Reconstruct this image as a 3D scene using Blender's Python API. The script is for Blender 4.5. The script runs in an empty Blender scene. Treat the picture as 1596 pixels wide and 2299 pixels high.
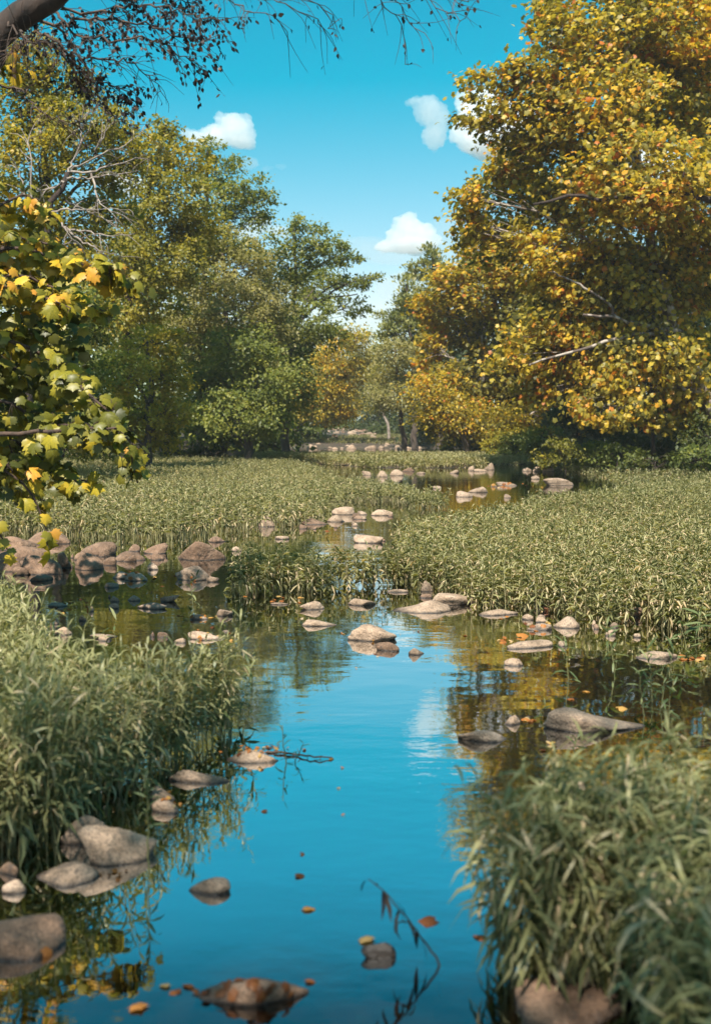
import bpy, math, random
import numpy as np
from mathutils import Vector, Matrix
from mathutils.bvhtree import BVHTree

# ------------------------------------------------------------------ camera, world, sun, exposure
SC = bpy.context.scene
COL = SC.collection
CAM_H = 1.5
FPX = 2400.0            # focal length in units of a 1596 x 2299 picture
HOR = 960.0
PITCH = math.atan((1149.5 - HOR) / FPX)
cam = bpy.data.cameras.new('camera')
cam.sensor_fit = 'VERTICAL'; cam.sensor_height = 36.0; cam.sensor_width = 25.0
cam.lens = 36.0 * FPX / 2299.0
cam.clip_start = 0.05; cam.clip_end = 20000
cam.dof.use_dof = True; cam.dof.focus_distance = 11.0; cam.dof.aperture_fstop = 2.5
camo = bpy.data.objects.new('camera', cam); COL.objects.link(camo)
camo.location = (0, 0, CAM_H); camo.rotation_euler = (math.pi / 2 - PITCH, 0, 0)
SC.camera = camo

SUN_EL, SUN_AZ = 54.0, 197.0   # azimuth of the sun clockwise from +Y (view direction)
W = bpy.data.worlds.new('World'); SC.world = W; W.use_nodes = True
nt = W.node_tree; nt.nodes.clear()
out = nt.nodes.new('ShaderNodeOutputWorld'); bg = nt.nodes.new('ShaderNodeBackground')
sky = nt.nodes.new('ShaderNodeTexSky'); sky.sky_type = 'NISHITA'; sky.sun_disc = False
sky.sun_elevation = math.radians(SUN_EL); sky.sun_rotation = math.radians(SUN_AZ)
sky.air_density = 1.0; sky.dust_density = 0.6; sky.ozone_density = 1.0
tint = nt.nodes.new('ShaderNodeMix'); tint.data_type = 'RGBA'; tint.blend_type = 'MULTIPLY'
tint.inputs[0].default_value = 1.0; tint.inputs[7].default_value = (0.60, 1.0, 0.875, 1)   # the teal grade of the sky
hs = nt.nodes.new('ShaderNodeHueSaturation'); hs.inputs['Saturation'].default_value = 1.15
nt.links.new(sky.outputs[0], tint.inputs[6]); nt.links.new(tint.outputs[2], hs.inputs['Color'])
se = nt.nodes.new('ShaderNodeSeparateColor'); co = nt.nodes.new('ShaderNodeCombineColor')
r1 = nt.nodes.new('ShaderNodeMath'); r1.operation = 'MULTIPLY_ADD'; r1.inputs[1].default_value = 3.3; r1.inputs[2].default_value = -2.2; r1.use_clamp = False
r2 = nt.nodes.new('ShaderNodeMath'); r2.operation = 'MAXIMUM'; r2.inputs[1].default_value = 0.02
g1 = nt.nodes.new('ShaderNodeMath'); g1.operation = 'MULTIPLY'; g1.inputs[1].default_value = 0.8
r3 = nt.nodes.new('ShaderNodeMath'); r3.operation = 'MINIMUM'
nt.links.new(hs.outputs[0], se.inputs[0]); nt.links.new(se.outputs[0], r1.inputs[0]); nt.links.new(r1.outputs[0], r2.inputs[0]); nt.links.new(se.outputs[1], g1.inputs[0])
nt.links.new(r2.outputs[0], r3.inputs[0]); nt.links.new(g1.outputs[0], r3.inputs[1]); nt.links.new(r3.outputs[0], co.inputs[0]); nt.links.new(se.outputs[1], co.inputs[1]); nt.links.new(se.outputs[2], co.inputs[2])
nt.links.new(co.outputs[0], bg.inputs[0]); bg.inputs[1].default_value = 0.090
nt.links.new(bg.outputs[0], out.inputs[0])

sl = bpy.data.lights.new('sun', 'SUN'); sl.energy = 5.0; sl.angle = math.radians(0.6); sl.color = (1.0, 0.93, 0.82)
so = bpy.data.objects.new('sun', sl); COL.objects.link(so)
az, el = math.radians(SUN_AZ), math.radians(SUN_EL)
SUN = Vector((math.sin(az) * math.cos(el), math.cos(az) * math.cos(el), math.sin(el)))
so.rotation_euler = (-SUN).to_track_quat('-Z', 'Y').to_euler()
so.location = SUN * 60

SC.view_settings.view_transform = 'Standard'; SC.view_settings.look = 'None'
SC.view_settings.gamma = 1.0; SC.view_settings.exposure = 1.02; SC.view_settings.use_curve_mapping = False
SC.render.engine = 'CYCLES'
cy = SC.cycles
cy.max_bounces = 8; cy.diffuse_bounces = 5; cy.glossy_bounces = 3; cy.transmission_bounces = 4
cy.transparent_max_bounces = 16; cy.volume_bounces = 8; cy.caustics_reflective = False; cy.caustics_refractive = False
cy.sample_clamp_indirect = 6.0
cy.use_denoising = True

# ------------------------------------------------------------------ helpers
rng = np.random.default_rng(7)
random.seed(5)
sp, cp = math.sin(PITCH), math.cos(PITCH)

def ray(px, py):
    u = (px - 798.0) / FPX; v = -(py - 1149.5) / FPX
    return np.array([u, cp + v * sp, -sp + v * cp])
def G(px, py, z=0.0):
    """point of the level z seen at a pixel of the 1596 x 2299 picture"""
    d = ray(px, py); t = (z - CAM_H) / d[2]
    return np.array([0, 0, CAM_H]) + d * t
def D(px, py, Y):
    """point at the distance Y seen at a pixel"""
    d = ray(px, py); return np.array([0, 0, CAM_H]) + d * (Y / d[1])
def norm(a):
    return a / np.maximum(np.linalg.norm(a, axis=-1, keepdims=True), 1e-9)
def smooth(a, b, x):
    t = np.clip((x - a) / (b - a), 0, 1); return t * t * (3 - 2 * t)
_ph = np.random.default_rng(3).uniform(0, 6.28, (24, 3)); _dr = norm(np.random.default_rng(4).normal(size=(24, 3)))
def wob(p, f=1.0, n=8, off=0):
    """smooth pseudo noise, about -1..1"""
    p = np.asarray(p, float); s = 0
    for i in range(n):
        k = (i * 3 + off) % 24
        s = s + np.sin((p @ _dr[k]) * f * (1 + 0.37 * i) + _ph[k, 0] + 1.3 * np.sin((p @ _dr[(k + 7) % 24]) * f * 0.7 + _ph[k, 1])) / (1 + 0.35 * i)
    return s / 2.6
def inpoly(x, y, poly):
    p = np.asarray(poly); c = np.zeros(np.shape(x), bool); j = len(p) - 1
    for i in range(len(p)):
        xi, yi = p[i]; xj, yj = p[j]
        m = ((yi > y) != (yj > y))
        with np.errstate(divide='ignore', invalid='ignore'):
            c ^= m & (x < (xj - xi) * (y - yi) / (yj - yi + 1e-12) + xi)
        j = i
    return c

class MB:
    def __init__(s): s.V = []; s.F = []; s.T = []; s.n = 0
    def add(s, V, F, t=0.5):
        V = np.asarray(V, np.float32).reshape(-1, 3); F = np.asarray(F, np.int64).reshape(-1, 3)
        t = np.full(len(V), t, np.float32) if np.ndim(t) == 0 else np.asarray(t, np.float32)
        s.V.append(V); s.F.append(F + s.n); s.T.append(t); s.n += len(V)
    def mesh(s, name, mat, smooth=False):
        me = bpy.data.meshes.new(name)
        V = np.concatenate(s.V); F = np.concatenate(s.F); T = np.concatenate(s.T)
        me.vertices.add(len(V)); me.vertices.foreach_set('co', V.ravel())
        me.loops.add(F.size); me.loops.foreach_set('vertex_index', F.ravel().astype(np.int32))
        me.polygons.add(len(F)); me.polygons.foreach_set('loop_start', np.arange(0, F.size, 3, dtype=np.int32))
        a = me.attributes.new('tint', 'FLOAT', 'POINT'); a.data.foreach_set('value', T)
        if smooth: me.polygons.foreach_set('use_smooth', np.ones(len(F), bool))
        me.update(calc_edges=True)
        if mat: me.materials.append(mat)
        return me
def obj(name, me, parent=None, loc=(0, 0, 0)):
    o = bpy.data.objects.new(name, me); COL.objects.link(o); o.location = loc
    if parent: o.parent = parent
    return o
def tag(o, label=None, cat=None, group=None, kind=None):
    if label: o['label'] = label
    if cat: o['category'] = cat
    if group: o['group'] = group
    if kind: o['kind'] = kind
    return o
def thing(name, loc, label, cat, group=None):
    return tag(obj(name, None, None, tuple(loc)), label, cat, group)

def tube(mb, pts, radii, sides=6, t=0.5, base=None):
    P = np.asarray(pts, float); n = len(P)
    R = np.broadcast_to(np.asarray(radii, float), (n,))
    tan = np.gradient(P, axis=0); tan = norm(tan)
    ref = np.array([0.31, 0.2, 0.93]) if abs(tan[0, 2]) < 0.9 else np.array([1, 0.1, 0])
    a = norm(np.cross(tan, ref)); b = np.cross(tan, a)
    th = np.arange(sides) * 2 * math.pi / sides
    V = P[:, None] + R[:, None, None] * (np.cos(th)[None, :, None] * a[:, None] + np.sin(th)[None, :, None] * b[:, None])
    V = V.reshape(-1, 3)
    if base is not None: V = V - base
    F = []
    for i in range(n - 1):
        for k in range(sides):
            p, q = i * sides + k, i * sides + (k + 1) % sides
            F += [(p, q, q + sides), (p, q + sides, p + sides)]
    e = (n - 1) * sides
    for k in range(1, sides - 1): F.append((e, e + k, e + k + 1))
    mb.add(V, F, t)
def curve(pts, n=12, jit=0.0, r=rng):
    """smooth polyline through the control points"""
    P = np.asarray(pts, float)
    d = np.r_[0, np.cumsum(np.linalg.norm(np.diff(P, axis=0), axis=1))]
    P2 = np.vstack([2 * P[0] - P[1], P, 2 * P[-1] - P[-2]])
    s = np.linspace(0, d[-1], n); o = np.empty((n, 3))
    for i, x in enumerate(s):
        k = min(np.searchsorted(d, x, side='right') - 1, len(P) - 2)
        u = (x - d[k]) / max(d[k + 1] - d[k], 1e-9)
        a, b, c, e = P2[k], P2[k + 1], P2[k + 2], P2[k + 3]
        o[i] = 0.5 * (2 * b + (c - a) * u + (2 * a - 5 * b + 4 * c - e) * u * u + (3 * b - a - 3 * c + e) * u ** 3)
    if jit:
        j = r.normal(size=(n, 3)) * jit; j[0] = 0; o = o + j
    return o
def inst(tv, tf, pos, a, n, s, bend=None):
    """place a leaf template (y along a, z along n) at every pos"""
    a = norm(a); n = norm(n - (n * a).sum(1, keepdims=True) * a); x = np.cross(a, n)
    s = np.broadcast_to(np.asarray(s, float), (len(pos),))[:, None, None]
    z = tv[None, :, 2, None] * (1.0 if bend is None else bend[:, None, None])
    V = pos[:, None] + s * (tv[None, :, 0, None] * x[:, None] + tv[None, :, 1, None] * a[:, None] + z * n[:, None])
    F = tf[None] + (np.arange(len(pos)) * len(tv))[:, None, None]
    return V.reshape(-1, 3), F.reshape(-1, 3)

# leaf templates: x across, y along, z up; about one unit long
LEAF2 = (np.array([[0, 0, 0], [.34, .45, .07], [0, 1, -.10], [-.34, .45, .07]], float), np.array([[0, 1, 2], [0, 2, 3]]))
NEEDLE = (np.array([[0, 0, 0], [.16, .5, .0], [0, 1, 0], [-.16, .5, .0]], float), np.array([[0, 1, 2], [0, 2, 3]]))
def lobed(outline, cz=.05, cy0=.42):
    o = np.array(outline, float); o = np.vstack([o, (o[1:-1] * [-1, 1])[::-1]])
    z = -0.16 * (np.abs(o[:, 0]) * 1.1) ** 1.3 - 0.22 * np.maximum(o[:, 1] - .45, 0)
    v = np.column_stack([o, z]); v = np.vstack([v, [[0, cy0, cz]]]); k = len(o)
    return v, np.array([[k, i, (i + 1) % k] for i in range(k)])
MAPLE = lobed([(0, .05), (.40, .10), (.28, .30), (.55, .60), (.22, .60), (0, 1)])
MAPLE6 = (np.array([[0, .03, 0], [.44, .10, -.05], [.26, .38, .04], [.54, .66, -.08], [0, 1.02, -.12], [-.54, .66, -.08], [-.26, .38, .04], [-.44, .10, -.05]], float),
          np.array([[0, 1, 2], [0, 2, 6], [0, 6, 7], [2, 3, 4], [2, 4, 6], [6, 4, 5]]))
SYC = lobed([(0, .08), (.18, .0), (.44, .06), (.45, .19), (.67, .33), (.50, .41), (.53, .50), (.68, .68), (.46, .69), (.38, .78), (.28, .73), (.20, .86), (.11, .88), (0, 1.06)])
BLADE4 = (np.array([[0, 0, 0], [.075, .3, .10], [-.075, .3, .10], [.065, .68, .06], [-.065, .68, .06], [0, 1, -.16]], float),
          np.array([[0, 1, 2], [1, 3, 4], [1, 4, 2], [3, 5, 4]]))
BLADE2 = (np.array([[0, 0, 0], [.10, .5, .10], [0, 1, -.14], [-.10, .5, .10]], float), np.array([[0, 1, 2], [0, 2, 3]]))
OVAL = (np.array([[0, 0, 0], [.27, .22, .03], [.33, .45, .04], [.2, .75, .0], [0, 1, -.08], [-.2, .75, .0], [-.33, .45, .04], [-.27, .22, .03]], float),
        np.array([[0, 1, 7], [1, 2, 6], [1, 6, 7], [2, 3, 5], [2, 5, 6], [3, 4, 5]]))

# ------------------------------------------------------------------ materials
def new_mat(name):
    m = bpy.data.materials.new(name); m.use_nodes = True; m.node_tree.nodes.clear(); return m, m.node_tree
def ramp(t, stops):
    r = t.nodes.new('ShaderNodeValToRGB'); e = r.color_ramp.elements
    while len(e) < len(stops): e.new(0.5)
    for k, (p, c) in enumerate(stops): e[k].position = p; e[k].color = (*c, 1)
    return r
def leaf_mat(name, stops, trans=0.5, gloss=0.015, by_object=False, mottle=0.0, rough=0.45, scale=9):
    m, t = new_mat(name); L = t.links.new
    if by_object:
        oi_ = t.nodes.new('ShaderNodeObjectInfo'); sp_ = t.nodes.new('ShaderNodeSeparateColor'); L(oi_.outputs['Color'], sp_.inputs[0]); src = sp_.outputs[0]
    else:
        src = t.nodes.new('ShaderNodeAttribute'); src.attribute_name = 'tint'; src = src.outputs['Fac']
    if mottle:
        tc = t.nodes.new('ShaderNodeTexCoord'); nz = t.nodes.new('ShaderNodeTexNoise'); nz.inputs['Scale'].default_value = scale
        nz.inputs['Detail'].default_value = 3
        L(tc.outputs['Object'], nz.inputs['Vector'])
        ma = t.nodes.new('ShaderNodeMath'); ma.operation = 'MULTIPLY_ADD'; ma.inputs[1].default_value = mottle; ma.inputs[2].default_value = -0.5 * mottle
        L(nz.outputs['Fac'], ma.inputs[0])
        ad = t.nodes.new('ShaderNodeMath'); ad.operation = 'ADD'; ad.use_clamp = True; L(src, ad.inputs[0]); L(ma.outputs[0], ad.inputs[1]); src = ad.outputs[0]
    r = ramp(t, stops); L(src, r.inputs[0])
    d = t.nodes.new('ShaderNodeBsdfDiffuse'); tr = t.nodes.new('ShaderNodeBsdfTranslucent'); g = t.nodes.new('ShaderNodeBsdfGlossy')
    g.inputs['Roughness'].default_value = rough; g.inputs['Color'].default_value = (1, 1, 1, 1)
    L(r.outputs[0], d.inputs[0])
    br = t.nodes.new('ShaderNodeMix'); br.data_type = 'RGBA'; br.blend_type = 'MULTIPLY'; br.inputs[0].default_value = 1
    br.inputs[7].default_value = (1.25, 1.2, .55, 1); L(r.outputs[0], br.inputs[6]); L(br.outputs[2], tr.inputs[0])
    m1 = t.nodes.new('ShaderNodeMixShader'); m1.inputs[0].default_value = trans; L(d.outputs[0], m1.inputs[1]); L(tr.outputs[0], m1.inputs[2])
    m2 = t.nodes.new('ShaderNodeMixShader'); m2.inputs[0].default_value = gloss; L(m1.outputs[0], m2.inputs[1]); L(g.outputs[0], m2.inputs[2])
    o = t.nodes.new('ShaderNodeOutputMaterial'); L(m2.outputs[0], o.inputs[0]); return m
def bark_mat(name, c1, c2, scale=6, patch=False):
    m, t = new_mat(name); L = t.links.new
    tc = t.nodes.new('ShaderNodeTexCoord'); mp = t.nodes.new('ShaderNodeMapping'); mp.inputs['Scale'].default_value = (1, 1, .35)
    nz = t.nodes.new('ShaderNodeTexNoise'); nz.inputs['Scale'].default_value = scale; nz.inputs['Detail'].default_value = 6
    L(tc.outputs['Object'], mp.inputs[0]); L(mp.outputs[0], nz.inputs['Vector'])
    r = ramp(t, [(.47, c1), (.55, c2)] if patch else [(.3, c1), (.7, c2)]); L(nz.outputs['Fac'], r.inputs[0])
    b = t.nodes.new('ShaderNodeBump'); b.inputs['Strength'].default_value = .8; b.inputs['Distance'].default_value = .03; L(nz.outputs['Fac'], b.inputs['Height'])
    p = t.nodes.new('ShaderNodeBsdfPrincipled'); p.inputs['Roughness'].default_value = .85; L(r.outputs[0], p.inputs['Base Color']); L(b.outputs[0], p.inputs['Normal'])
    o = t.nodes.new('ShaderNodeOutputMaterial'); L(p.outputs[0], o.inputs[0]); return m

def rock_mat(name, lo, mid, hi, wet_h=0.006):
    m, t = new_mat(name); L = t.links.new
    geo = t.nodes.new('ShaderNodeNewGeometry'); oi = t.nodes.new('ShaderNodeObjectInfo')
    n1 = t.nodes.new('ShaderNodeTexNoise'); n1.inputs['Scale'].default_value = 7; n1.inputs['Detail'].default_value = 8; n1.inputs['Roughness'].default_value = .65
    n2 = t.nodes.new('ShaderNodeTexNoise'); n2.inputs['Scale'].default_value = 110; n2.inputs['Detail'].default_value = 3
    n3 = t.nodes.new('ShaderNodeTexNoise'); n3.inputs['Scale'].default_value = 24; n3.inputs['Detail'].default_value = 5
    for n in (n1, n2, n3): L(geo.outputs['Position'], n.inputs['Vector'])
    r1 = ramp(t, [(.3, lo), (.5, mid), (.72, hi)]); L(n1.outputs['Fac'], r1.inputs[0])
    r2 = ramp(t, [(.35, (.45, .45, .45)), (.5, (1, 1, 1)), (.68, (1.35, 1.3, 1.25))]); L(n2.outputs['Fac'], r2.inputs[0])
    mu = t.nodes.new('ShaderNodeMix'); mu.data_type = 'RGBA'; mu.blend_type = 'MULTIPLY'; mu.inputs[0].default_value = .75
    L(r1.outputs[0], mu.inputs[6]); L(r2.outputs[0], mu.inputs[7])
    # dark lichen blotches
    r3 = ramp(t, [(.60, (0, 0, 0)), (.68, (1, 1, 1))]); L(n3.outputs['Fac'], r3.inputs[0])
    li = t.nodes.new('ShaderNodeMix'); li.data_type = 'RGBA'; lm = t.nodes.new('ShaderNodeMath'); lm.operation = 'MULTIPLY'; lm.inputs[1].default_value = .55
    L(r3.outputs[0], lm.inputs[0]); L(lm.outputs[0], li.inputs[0]); L(mu.outputs[2], li.inputs[6]); li.inputs[7].default_value = (.055, .045, .04, 1)
    # per stone brightness
    hv = t.nodes.new('ShaderNodeHueSaturation'); mr = t.nodes.new('ShaderNodeMapRange'); mr.inputs['To Min'].default_value = .75; mr.inputs['To Max'].default_value = 1.2
    L(oi.outputs['Random'], mr.inputs[0]); L(mr.outputs[0], hv.inputs['Value']); L(li.outputs[2], hv.inputs['Color'])
    # wet band left by the water line
    sx = t.nodes.new('ShaderNodeSeparateXYZ'); L(geo.outputs['Position'], sx.inputs[0])
    wn = t.nodes.new('ShaderNodeMath'); wn.operation = 'MULTIPLY_ADD'; wn.inputs[1].default_value = -.016; L(n3.outputs['Fac'], wn.inputs[0]); L(sx.outputs['Z'], wn.inputs[2])
    wr = t.nodes.new('ShaderNodeMapRange'); wr.inputs['From Min'].default_value = wet_h - .013; wr.inputs['From Max'].default_value = wet_h + .004; wr.inputs['To Min'].default_value = 1; wr.inputs['To Max'].default_value = 0
    L(wn.outputs[0], wr.inputs[0])
    wm = t.nodes.new('ShaderNodeMix'); wm.data_type = 'RGBA'; L(wr.outputs[0], wm.inputs[0]); L(hv.outputs[0], wm.inputs[6]); wm.inputs[7].default_value = (.022, .016, .012, 1)
    bp = t.nodes.new('ShaderNodeBump'); bp.inputs['Strength'].default_value = .9; bp.inputs['Distance'].default_value = .02
    mx = t.nodes.new('ShaderNodeMath'); mx.operation = 'MULTIPLY_ADD'; mx.inputs[1].default_value = .35; L(n2.outputs['Fac'], mx.inputs[0]); L(n3.outputs['Fac'], mx.inputs[2]); L(mx.outputs[0], bp.inputs['Height'])
    p = t.nodes.new('ShaderNodeBsdfPrincipled'); L(wm.outputs[2], p.inputs['Base Color']); L(bp.outputs[0], p.inputs['Normal'])
    rr = t.nodes.new('ShaderNodeMapRange'); rr.inputs['To Min'].default_value = .85; rr.inputs['To Max'].default_value = .5; L(wr.outputs[0], rr.inputs[0]); L(rr.outputs[0], p.inputs['Roughness'])
    o = t.nodes.new('ShaderNodeOutputMaterial'); L(p.outputs[0], o.inputs[0]); return m

GREEN = [(0, (.068, .090, .024)), (.35, (.135, .162, .038)), (.65, (.22, .24, .052)), (1, (.34, .31, .06))]
OLIVE = [(0, (.115, .118, .045)), (.4, (.21, .20, .072)), (.75, (.30, .275, .10)), (1, (.40, .34, .135))]
GOLDGREEN = [(0, (.10, .102, .020)), (.4, (.23, .215, .030)), (.7, (.38, .30, .035)), (1, (.52, .36, .042))]
AUTUMN = [(0, (.10, .10, .028)), (.28, (.20, .18, .036)), (.5, (.38, .31, .045)), (.7, (.58, .42, .042)), (.86, (.64, .34, .035)), (1, (.52, .17, .03))]
MATS = dict(
    green=leaf_mat('leaf_green', GREEN), olive=leaf_mat('leaf_olive', OLIVE), gold=leaf_mat('leaf_gold_green', GOLDGREEN),
    autumn=leaf_mat('leaf_autumn', AUTUMN, trans=.5), autumn_o=leaf_mat('leaf_autumn_single', AUTUMN, trans=.52, by_object=True),
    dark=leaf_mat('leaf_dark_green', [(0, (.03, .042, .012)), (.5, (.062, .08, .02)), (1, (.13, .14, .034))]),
    teal=leaf_mat('leaf_blue_green', [(0, (.05, .07, .04)), (.5, (.09, .115, .06)), (1, (.16, .18, .09))]),
    pine=leaf_mat('pine_needles', [(0, (.08, .10, .03)), (.5, (.17, .18, .05)), (1, (.27, .26, .08))], trans=.3),
    near=leaf_mat('leaf_sycamore_near', [(0, (.06, .062, .012)), (.35, (.14, .135, .018)), (.6, (.28, .23, .022)), (.85, (.50, .34, .025)), (1, (.46, .22, .03))], by_object=True, trans=.12, mottle=.5, gloss=.012),
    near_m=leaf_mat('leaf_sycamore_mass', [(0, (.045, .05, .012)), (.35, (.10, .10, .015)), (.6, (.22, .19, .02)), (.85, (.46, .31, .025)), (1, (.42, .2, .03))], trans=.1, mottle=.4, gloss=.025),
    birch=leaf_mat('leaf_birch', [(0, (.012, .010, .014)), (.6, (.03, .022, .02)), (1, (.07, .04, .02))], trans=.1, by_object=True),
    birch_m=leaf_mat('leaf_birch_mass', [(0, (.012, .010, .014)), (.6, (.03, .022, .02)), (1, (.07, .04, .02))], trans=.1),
    willow=leaf_mat('water_willow_leaf', [(0, (.12, .125, .05)), (.4, (.275, .27, .118)), (.66, (.41, .38, .19)), (.82, (.45, .40, .22)), (.9, (.52, .41, .24)), (1, (.60, .46, .28))], trans=.35, gloss=.02),
    willow_o=leaf_mat('water_willow_single', [(0, (.06, .09, .03)), (.5, (.13, .17, .065)), (1, (.26, .27, .12))], trans=.35, gloss=.025, by_object=True),
    fallen=leaf_mat('fallen_leaf', [(0, (.10, .035, .015)), (.3, (.22, .08, .025)), (.65, (.36, .14, .035)), (.85, (.42, .25, .07)), (1, (.42, .3, .16))], trans=.15, by_object=True, mottle=.4, scale=30),
    bark=bark_mat('bark_brown', (.028, .02, .015), (.11, .08, .06)), bark_dark=bark_mat('bark_dark', (.010, .006, .004), (.050, .029, .020), 14),
    bark_syc=bark_mat('bark_sycamore', (.09, .065, .05), (.34, .29, .24), 5, True), bark_pale=bark_mat('bark_dead_pale', (.14, .105, .085), (.34, .29, .245), 9),
    stem=bark_mat('plant_stem', (.10, .11, .035), (.22, .2, .08), 30), twig=bark_mat('twig_brown', (.03, .02, .015), (.10, .06, .04), 20),
    rock=rock_mat('river_stone', (.155, .106, .068), (.30, .212, .145), (.42, .31, .225)),
    rock_wet=rock_mat('river_stone_wet', (.075, .048, .031), (.15, .098, .066), (.24, .165, .118), wet_h=1.0),
    rock_dark=rock_mat('river_stone_dark', (.095, .056, .033), (.185, .112, .070), (.285, .185, .122)),
)

# ------------------------------------------------------------------ terrain
def XL(d): return np.interp(d, [-30, 0, 8, 11, 13.5, 16, 22, 35, 42, 48, 60, 72, 100, 140, 180, 240], [-3.4, -3.4, -3.6, -4.0, -5.2, -7, -10, -14, -11.5, -8.2, -6.0, -4.8, -5, -6, -7, -4])
def XR(d): return np.interp(d, [-30, 0, 5, 10, 17, 22, 27, 33, 42, 50, 56, 64, 90, 140, 180, 240], [4.5, 4.5, 6, 9, 11.5, 9.5, 7.9, 7.2, 7.6, 7.4, 6.8, 7.4, 8.6, 4.0, 1, -2])
px_poly = lambda pts: [tuple(G(x, y)[:2]) for x, y in pts]
FIELD_L = px_poly([(-330, 1205), (-50, 1198), (150, 1204), (250, 1222), (330, 1222), (440, 1212), (520, 1203), (560, 1192), (640, 1186), (700, 1178), (735, 1166), (715, 1150), (780, 1132), (890, 1131), (930, 1147), (1030, 1151), (1035, 1142), (960, 1132), (900, 1112), (830, 1100), (760, 1085), (700, 1060), (640, 1050), (430, 1043), (300, 1041), (60, 1044), (-200, 1055)])
FIELD_R = px_poly([(500, 1328), (560, 1336), (640, 1330), (700, 1338), (760, 1322), (860, 1318), (900, 1312), (940, 1332), (1000, 1326), (1090, 1362), (1200, 1374), (1300, 1386), (1400, 1402), (1500, 1412), (1600, 1436), (1950, 1470), (1950, 1095), (1600, 1105), (1420, 1128), (1320, 1142), (1230, 1156), (1120, 1178), (1030, 1200), (868, 1232), (890, 1262), (935, 1285), (850, 1304), (760, 1306), (640, 1308), (540, 1312)])
FIELD_F = px_poly([(560, 1033), (700, 1042), (860, 1052), (900, 1051), (1010, 1052), (1100, 1046), (1170, 1044), (1215, 1036), (1180, 1027), (1080, 1029), (980, 1030), (860, 1031), (700, 1031), (600, 1025)])
FIELD_F2 = px_poly([(660, 1003), (800, 1004), (1000, 1005), (1040, 1000), (980, 994), (860, 994), (700, 996)])
BAR_L = px_poly([(-160, 1312), (60, 1300), (210, 1282), (300, 1262), (380, 1246), (400, 1222), (330, 1210), (-160, 1186)])
PATCH_L = px_poly([(-260, 1985), (60, 1925), (130, 1905), (205, 1860), (255, 1795), (350, 1748), (420, 1700), (500, 1660), (545, 1640), (530, 1622), (400, 1676), (280, 1704), (190, 1694), (125, 1640), (88, 1545), (50, 1480), (-40, 1440), (-300, 1430)])
PATCH_R = px_poly([(1130, 2225), (1100, 2205), (1130, 2160), (1200, 2115), (1290, 2075), (1370, 2050), (1450, 2030), (1530, 1985), (1620, 1945), (1900, 1920), (2300, 1960), (2300, 2900), (1760, 2900), (1600, 2480), (1500, 2300), (1400, 2235), (1260, 2225)])
def gh(x, y):
    x = np.asarray(x, float); y = np.asarray(y, float)
    l, r = XL(y), XR(y)
    out = np.maximum(l - x, x - r)
    bank = np.where(x > 0, .10 * smooth(-.3, 1, out) + .5 * smooth(4, 9, out), 1.0 * smooth(-.3, 4.5, out)) + np.maximum(out - 8, 0) * .05 * np.minimum(1, 60 / np.maximum(out, 1))
    rise = np.interp(y, [0, 76, 84, 140, 200, 400], [0, 0, .25, 1.35, 2.2, 4])
    bed = np.where(y < 76, -.2, -.2 + .2 * smooth(74, 80, y))
    p = np.stack([x, y, 0 * x], -1)
    bed = bed + .035 * wob(p, 1.6, 5) * (y < 90) + .07 * wob(p, .5, 5, 3) * (y > 70)
    for poly, z in ((FIELD_L, -.015), (FIELD_R, -.03), (FIELD_F, .03), (PATCH_L, -.06), (PATCH_R, -.06), (BAR_L, -.012)):
        bed = np.where(inpoly(x, y, poly), z + .02 * wob(p, 2.1, 4), bed)
    return bed + rise + bank + .12 * wob(p, .35, 6, 5) * smooth(0, 3, out)
def axis(dense0, dense1, step, far, g=1.22):
    a = list(np.arange(dense0, dense1 + 1e-6, step)); s = step
    while a[-1] < far: s *= g; a.append(a[-1] + s)
    s = step; b = []; x = dense0
    while x > -far: s *= g; x -= s; b.append(x)
    return np.array(b[::-1] + a)
gx, gy = axis(-7, 8, .2, 1100), axis(0, 24, .2, 1400)
gy = np.unique(np.r_[gy[gy <= 24], np.arange(24.6, 160, 1.0), gy[gy > 161]])
X, Y = np.meshgrid(gx, gy); Z = gh(X, Y)
mb = MB(); nx = len(gx); ny = len(gy)
I = (np.arange(ny - 1)[:, None] * nx + np.arange(nx - 1)[None]).ravel()
mb.add(np.stack([X, Y, Z], -1), np.vstack([np.c_[I, I + 1, I + nx + 1], np.c_[I, I + nx + 1, I + nx]]))
m, t = new_mat('river_earth'); L = t.links.new
geo = t.nodes.new('ShaderNodeNewGeometry'); n1 = t.nodes.new('ShaderNodeTexNoise'); n1.inputs['Scale'].default_value = 1.3; n1.inputs['Detail'].default_value = 9; n1.inputs['Roughness'].default_value = .7
vo = t.nodes.new('ShaderNodeTexVoronoi'); vo.inputs['Scale'].default_value = 14
L(geo.outputs['Position'], n1.inputs['Vector']); L(geo.outputs['Position'], vo.inputs['Vector'])
r = ramp(t, [(.3, (.028, .02, .012)), (.5, (.065, .046, .026)), (.7, (.12, .085, .05))]); L(n1.outputs['Fac'], r.inputs[0])
mx = t.nodes.new('ShaderNodeMix'); mx.data_type = 'RGBA'; mx.blend_type = 'MULTIPLY'; mx.inputs[0].default_value = .5; L(r.outputs[0], mx.inputs[6]); L(vo.outputs['Color'], mx.inputs[7])
b = t.nodes.new('ShaderNodeBump'); b.inputs['Distance'].default_value = .04; L(n1.outputs['Fac'], b.inputs['Height'])
p = t.nodes.new('ShaderNodeBsdfPrincipled'); p.inputs['Roughness'].default_value = .9; L(mx.outputs[2], p.inputs['Base Color']); L(b.outputs[0], p.inputs['Normal'])
o = t.nodes.new('ShaderNodeOutputMaterial'); L(p.outputs[0], o.inputs[0])
tag(obj('ground', mb.mesh('ground', m, True)), 'brown earth of the stream bed and wooded banks', 'ground', kind='structure')

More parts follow.
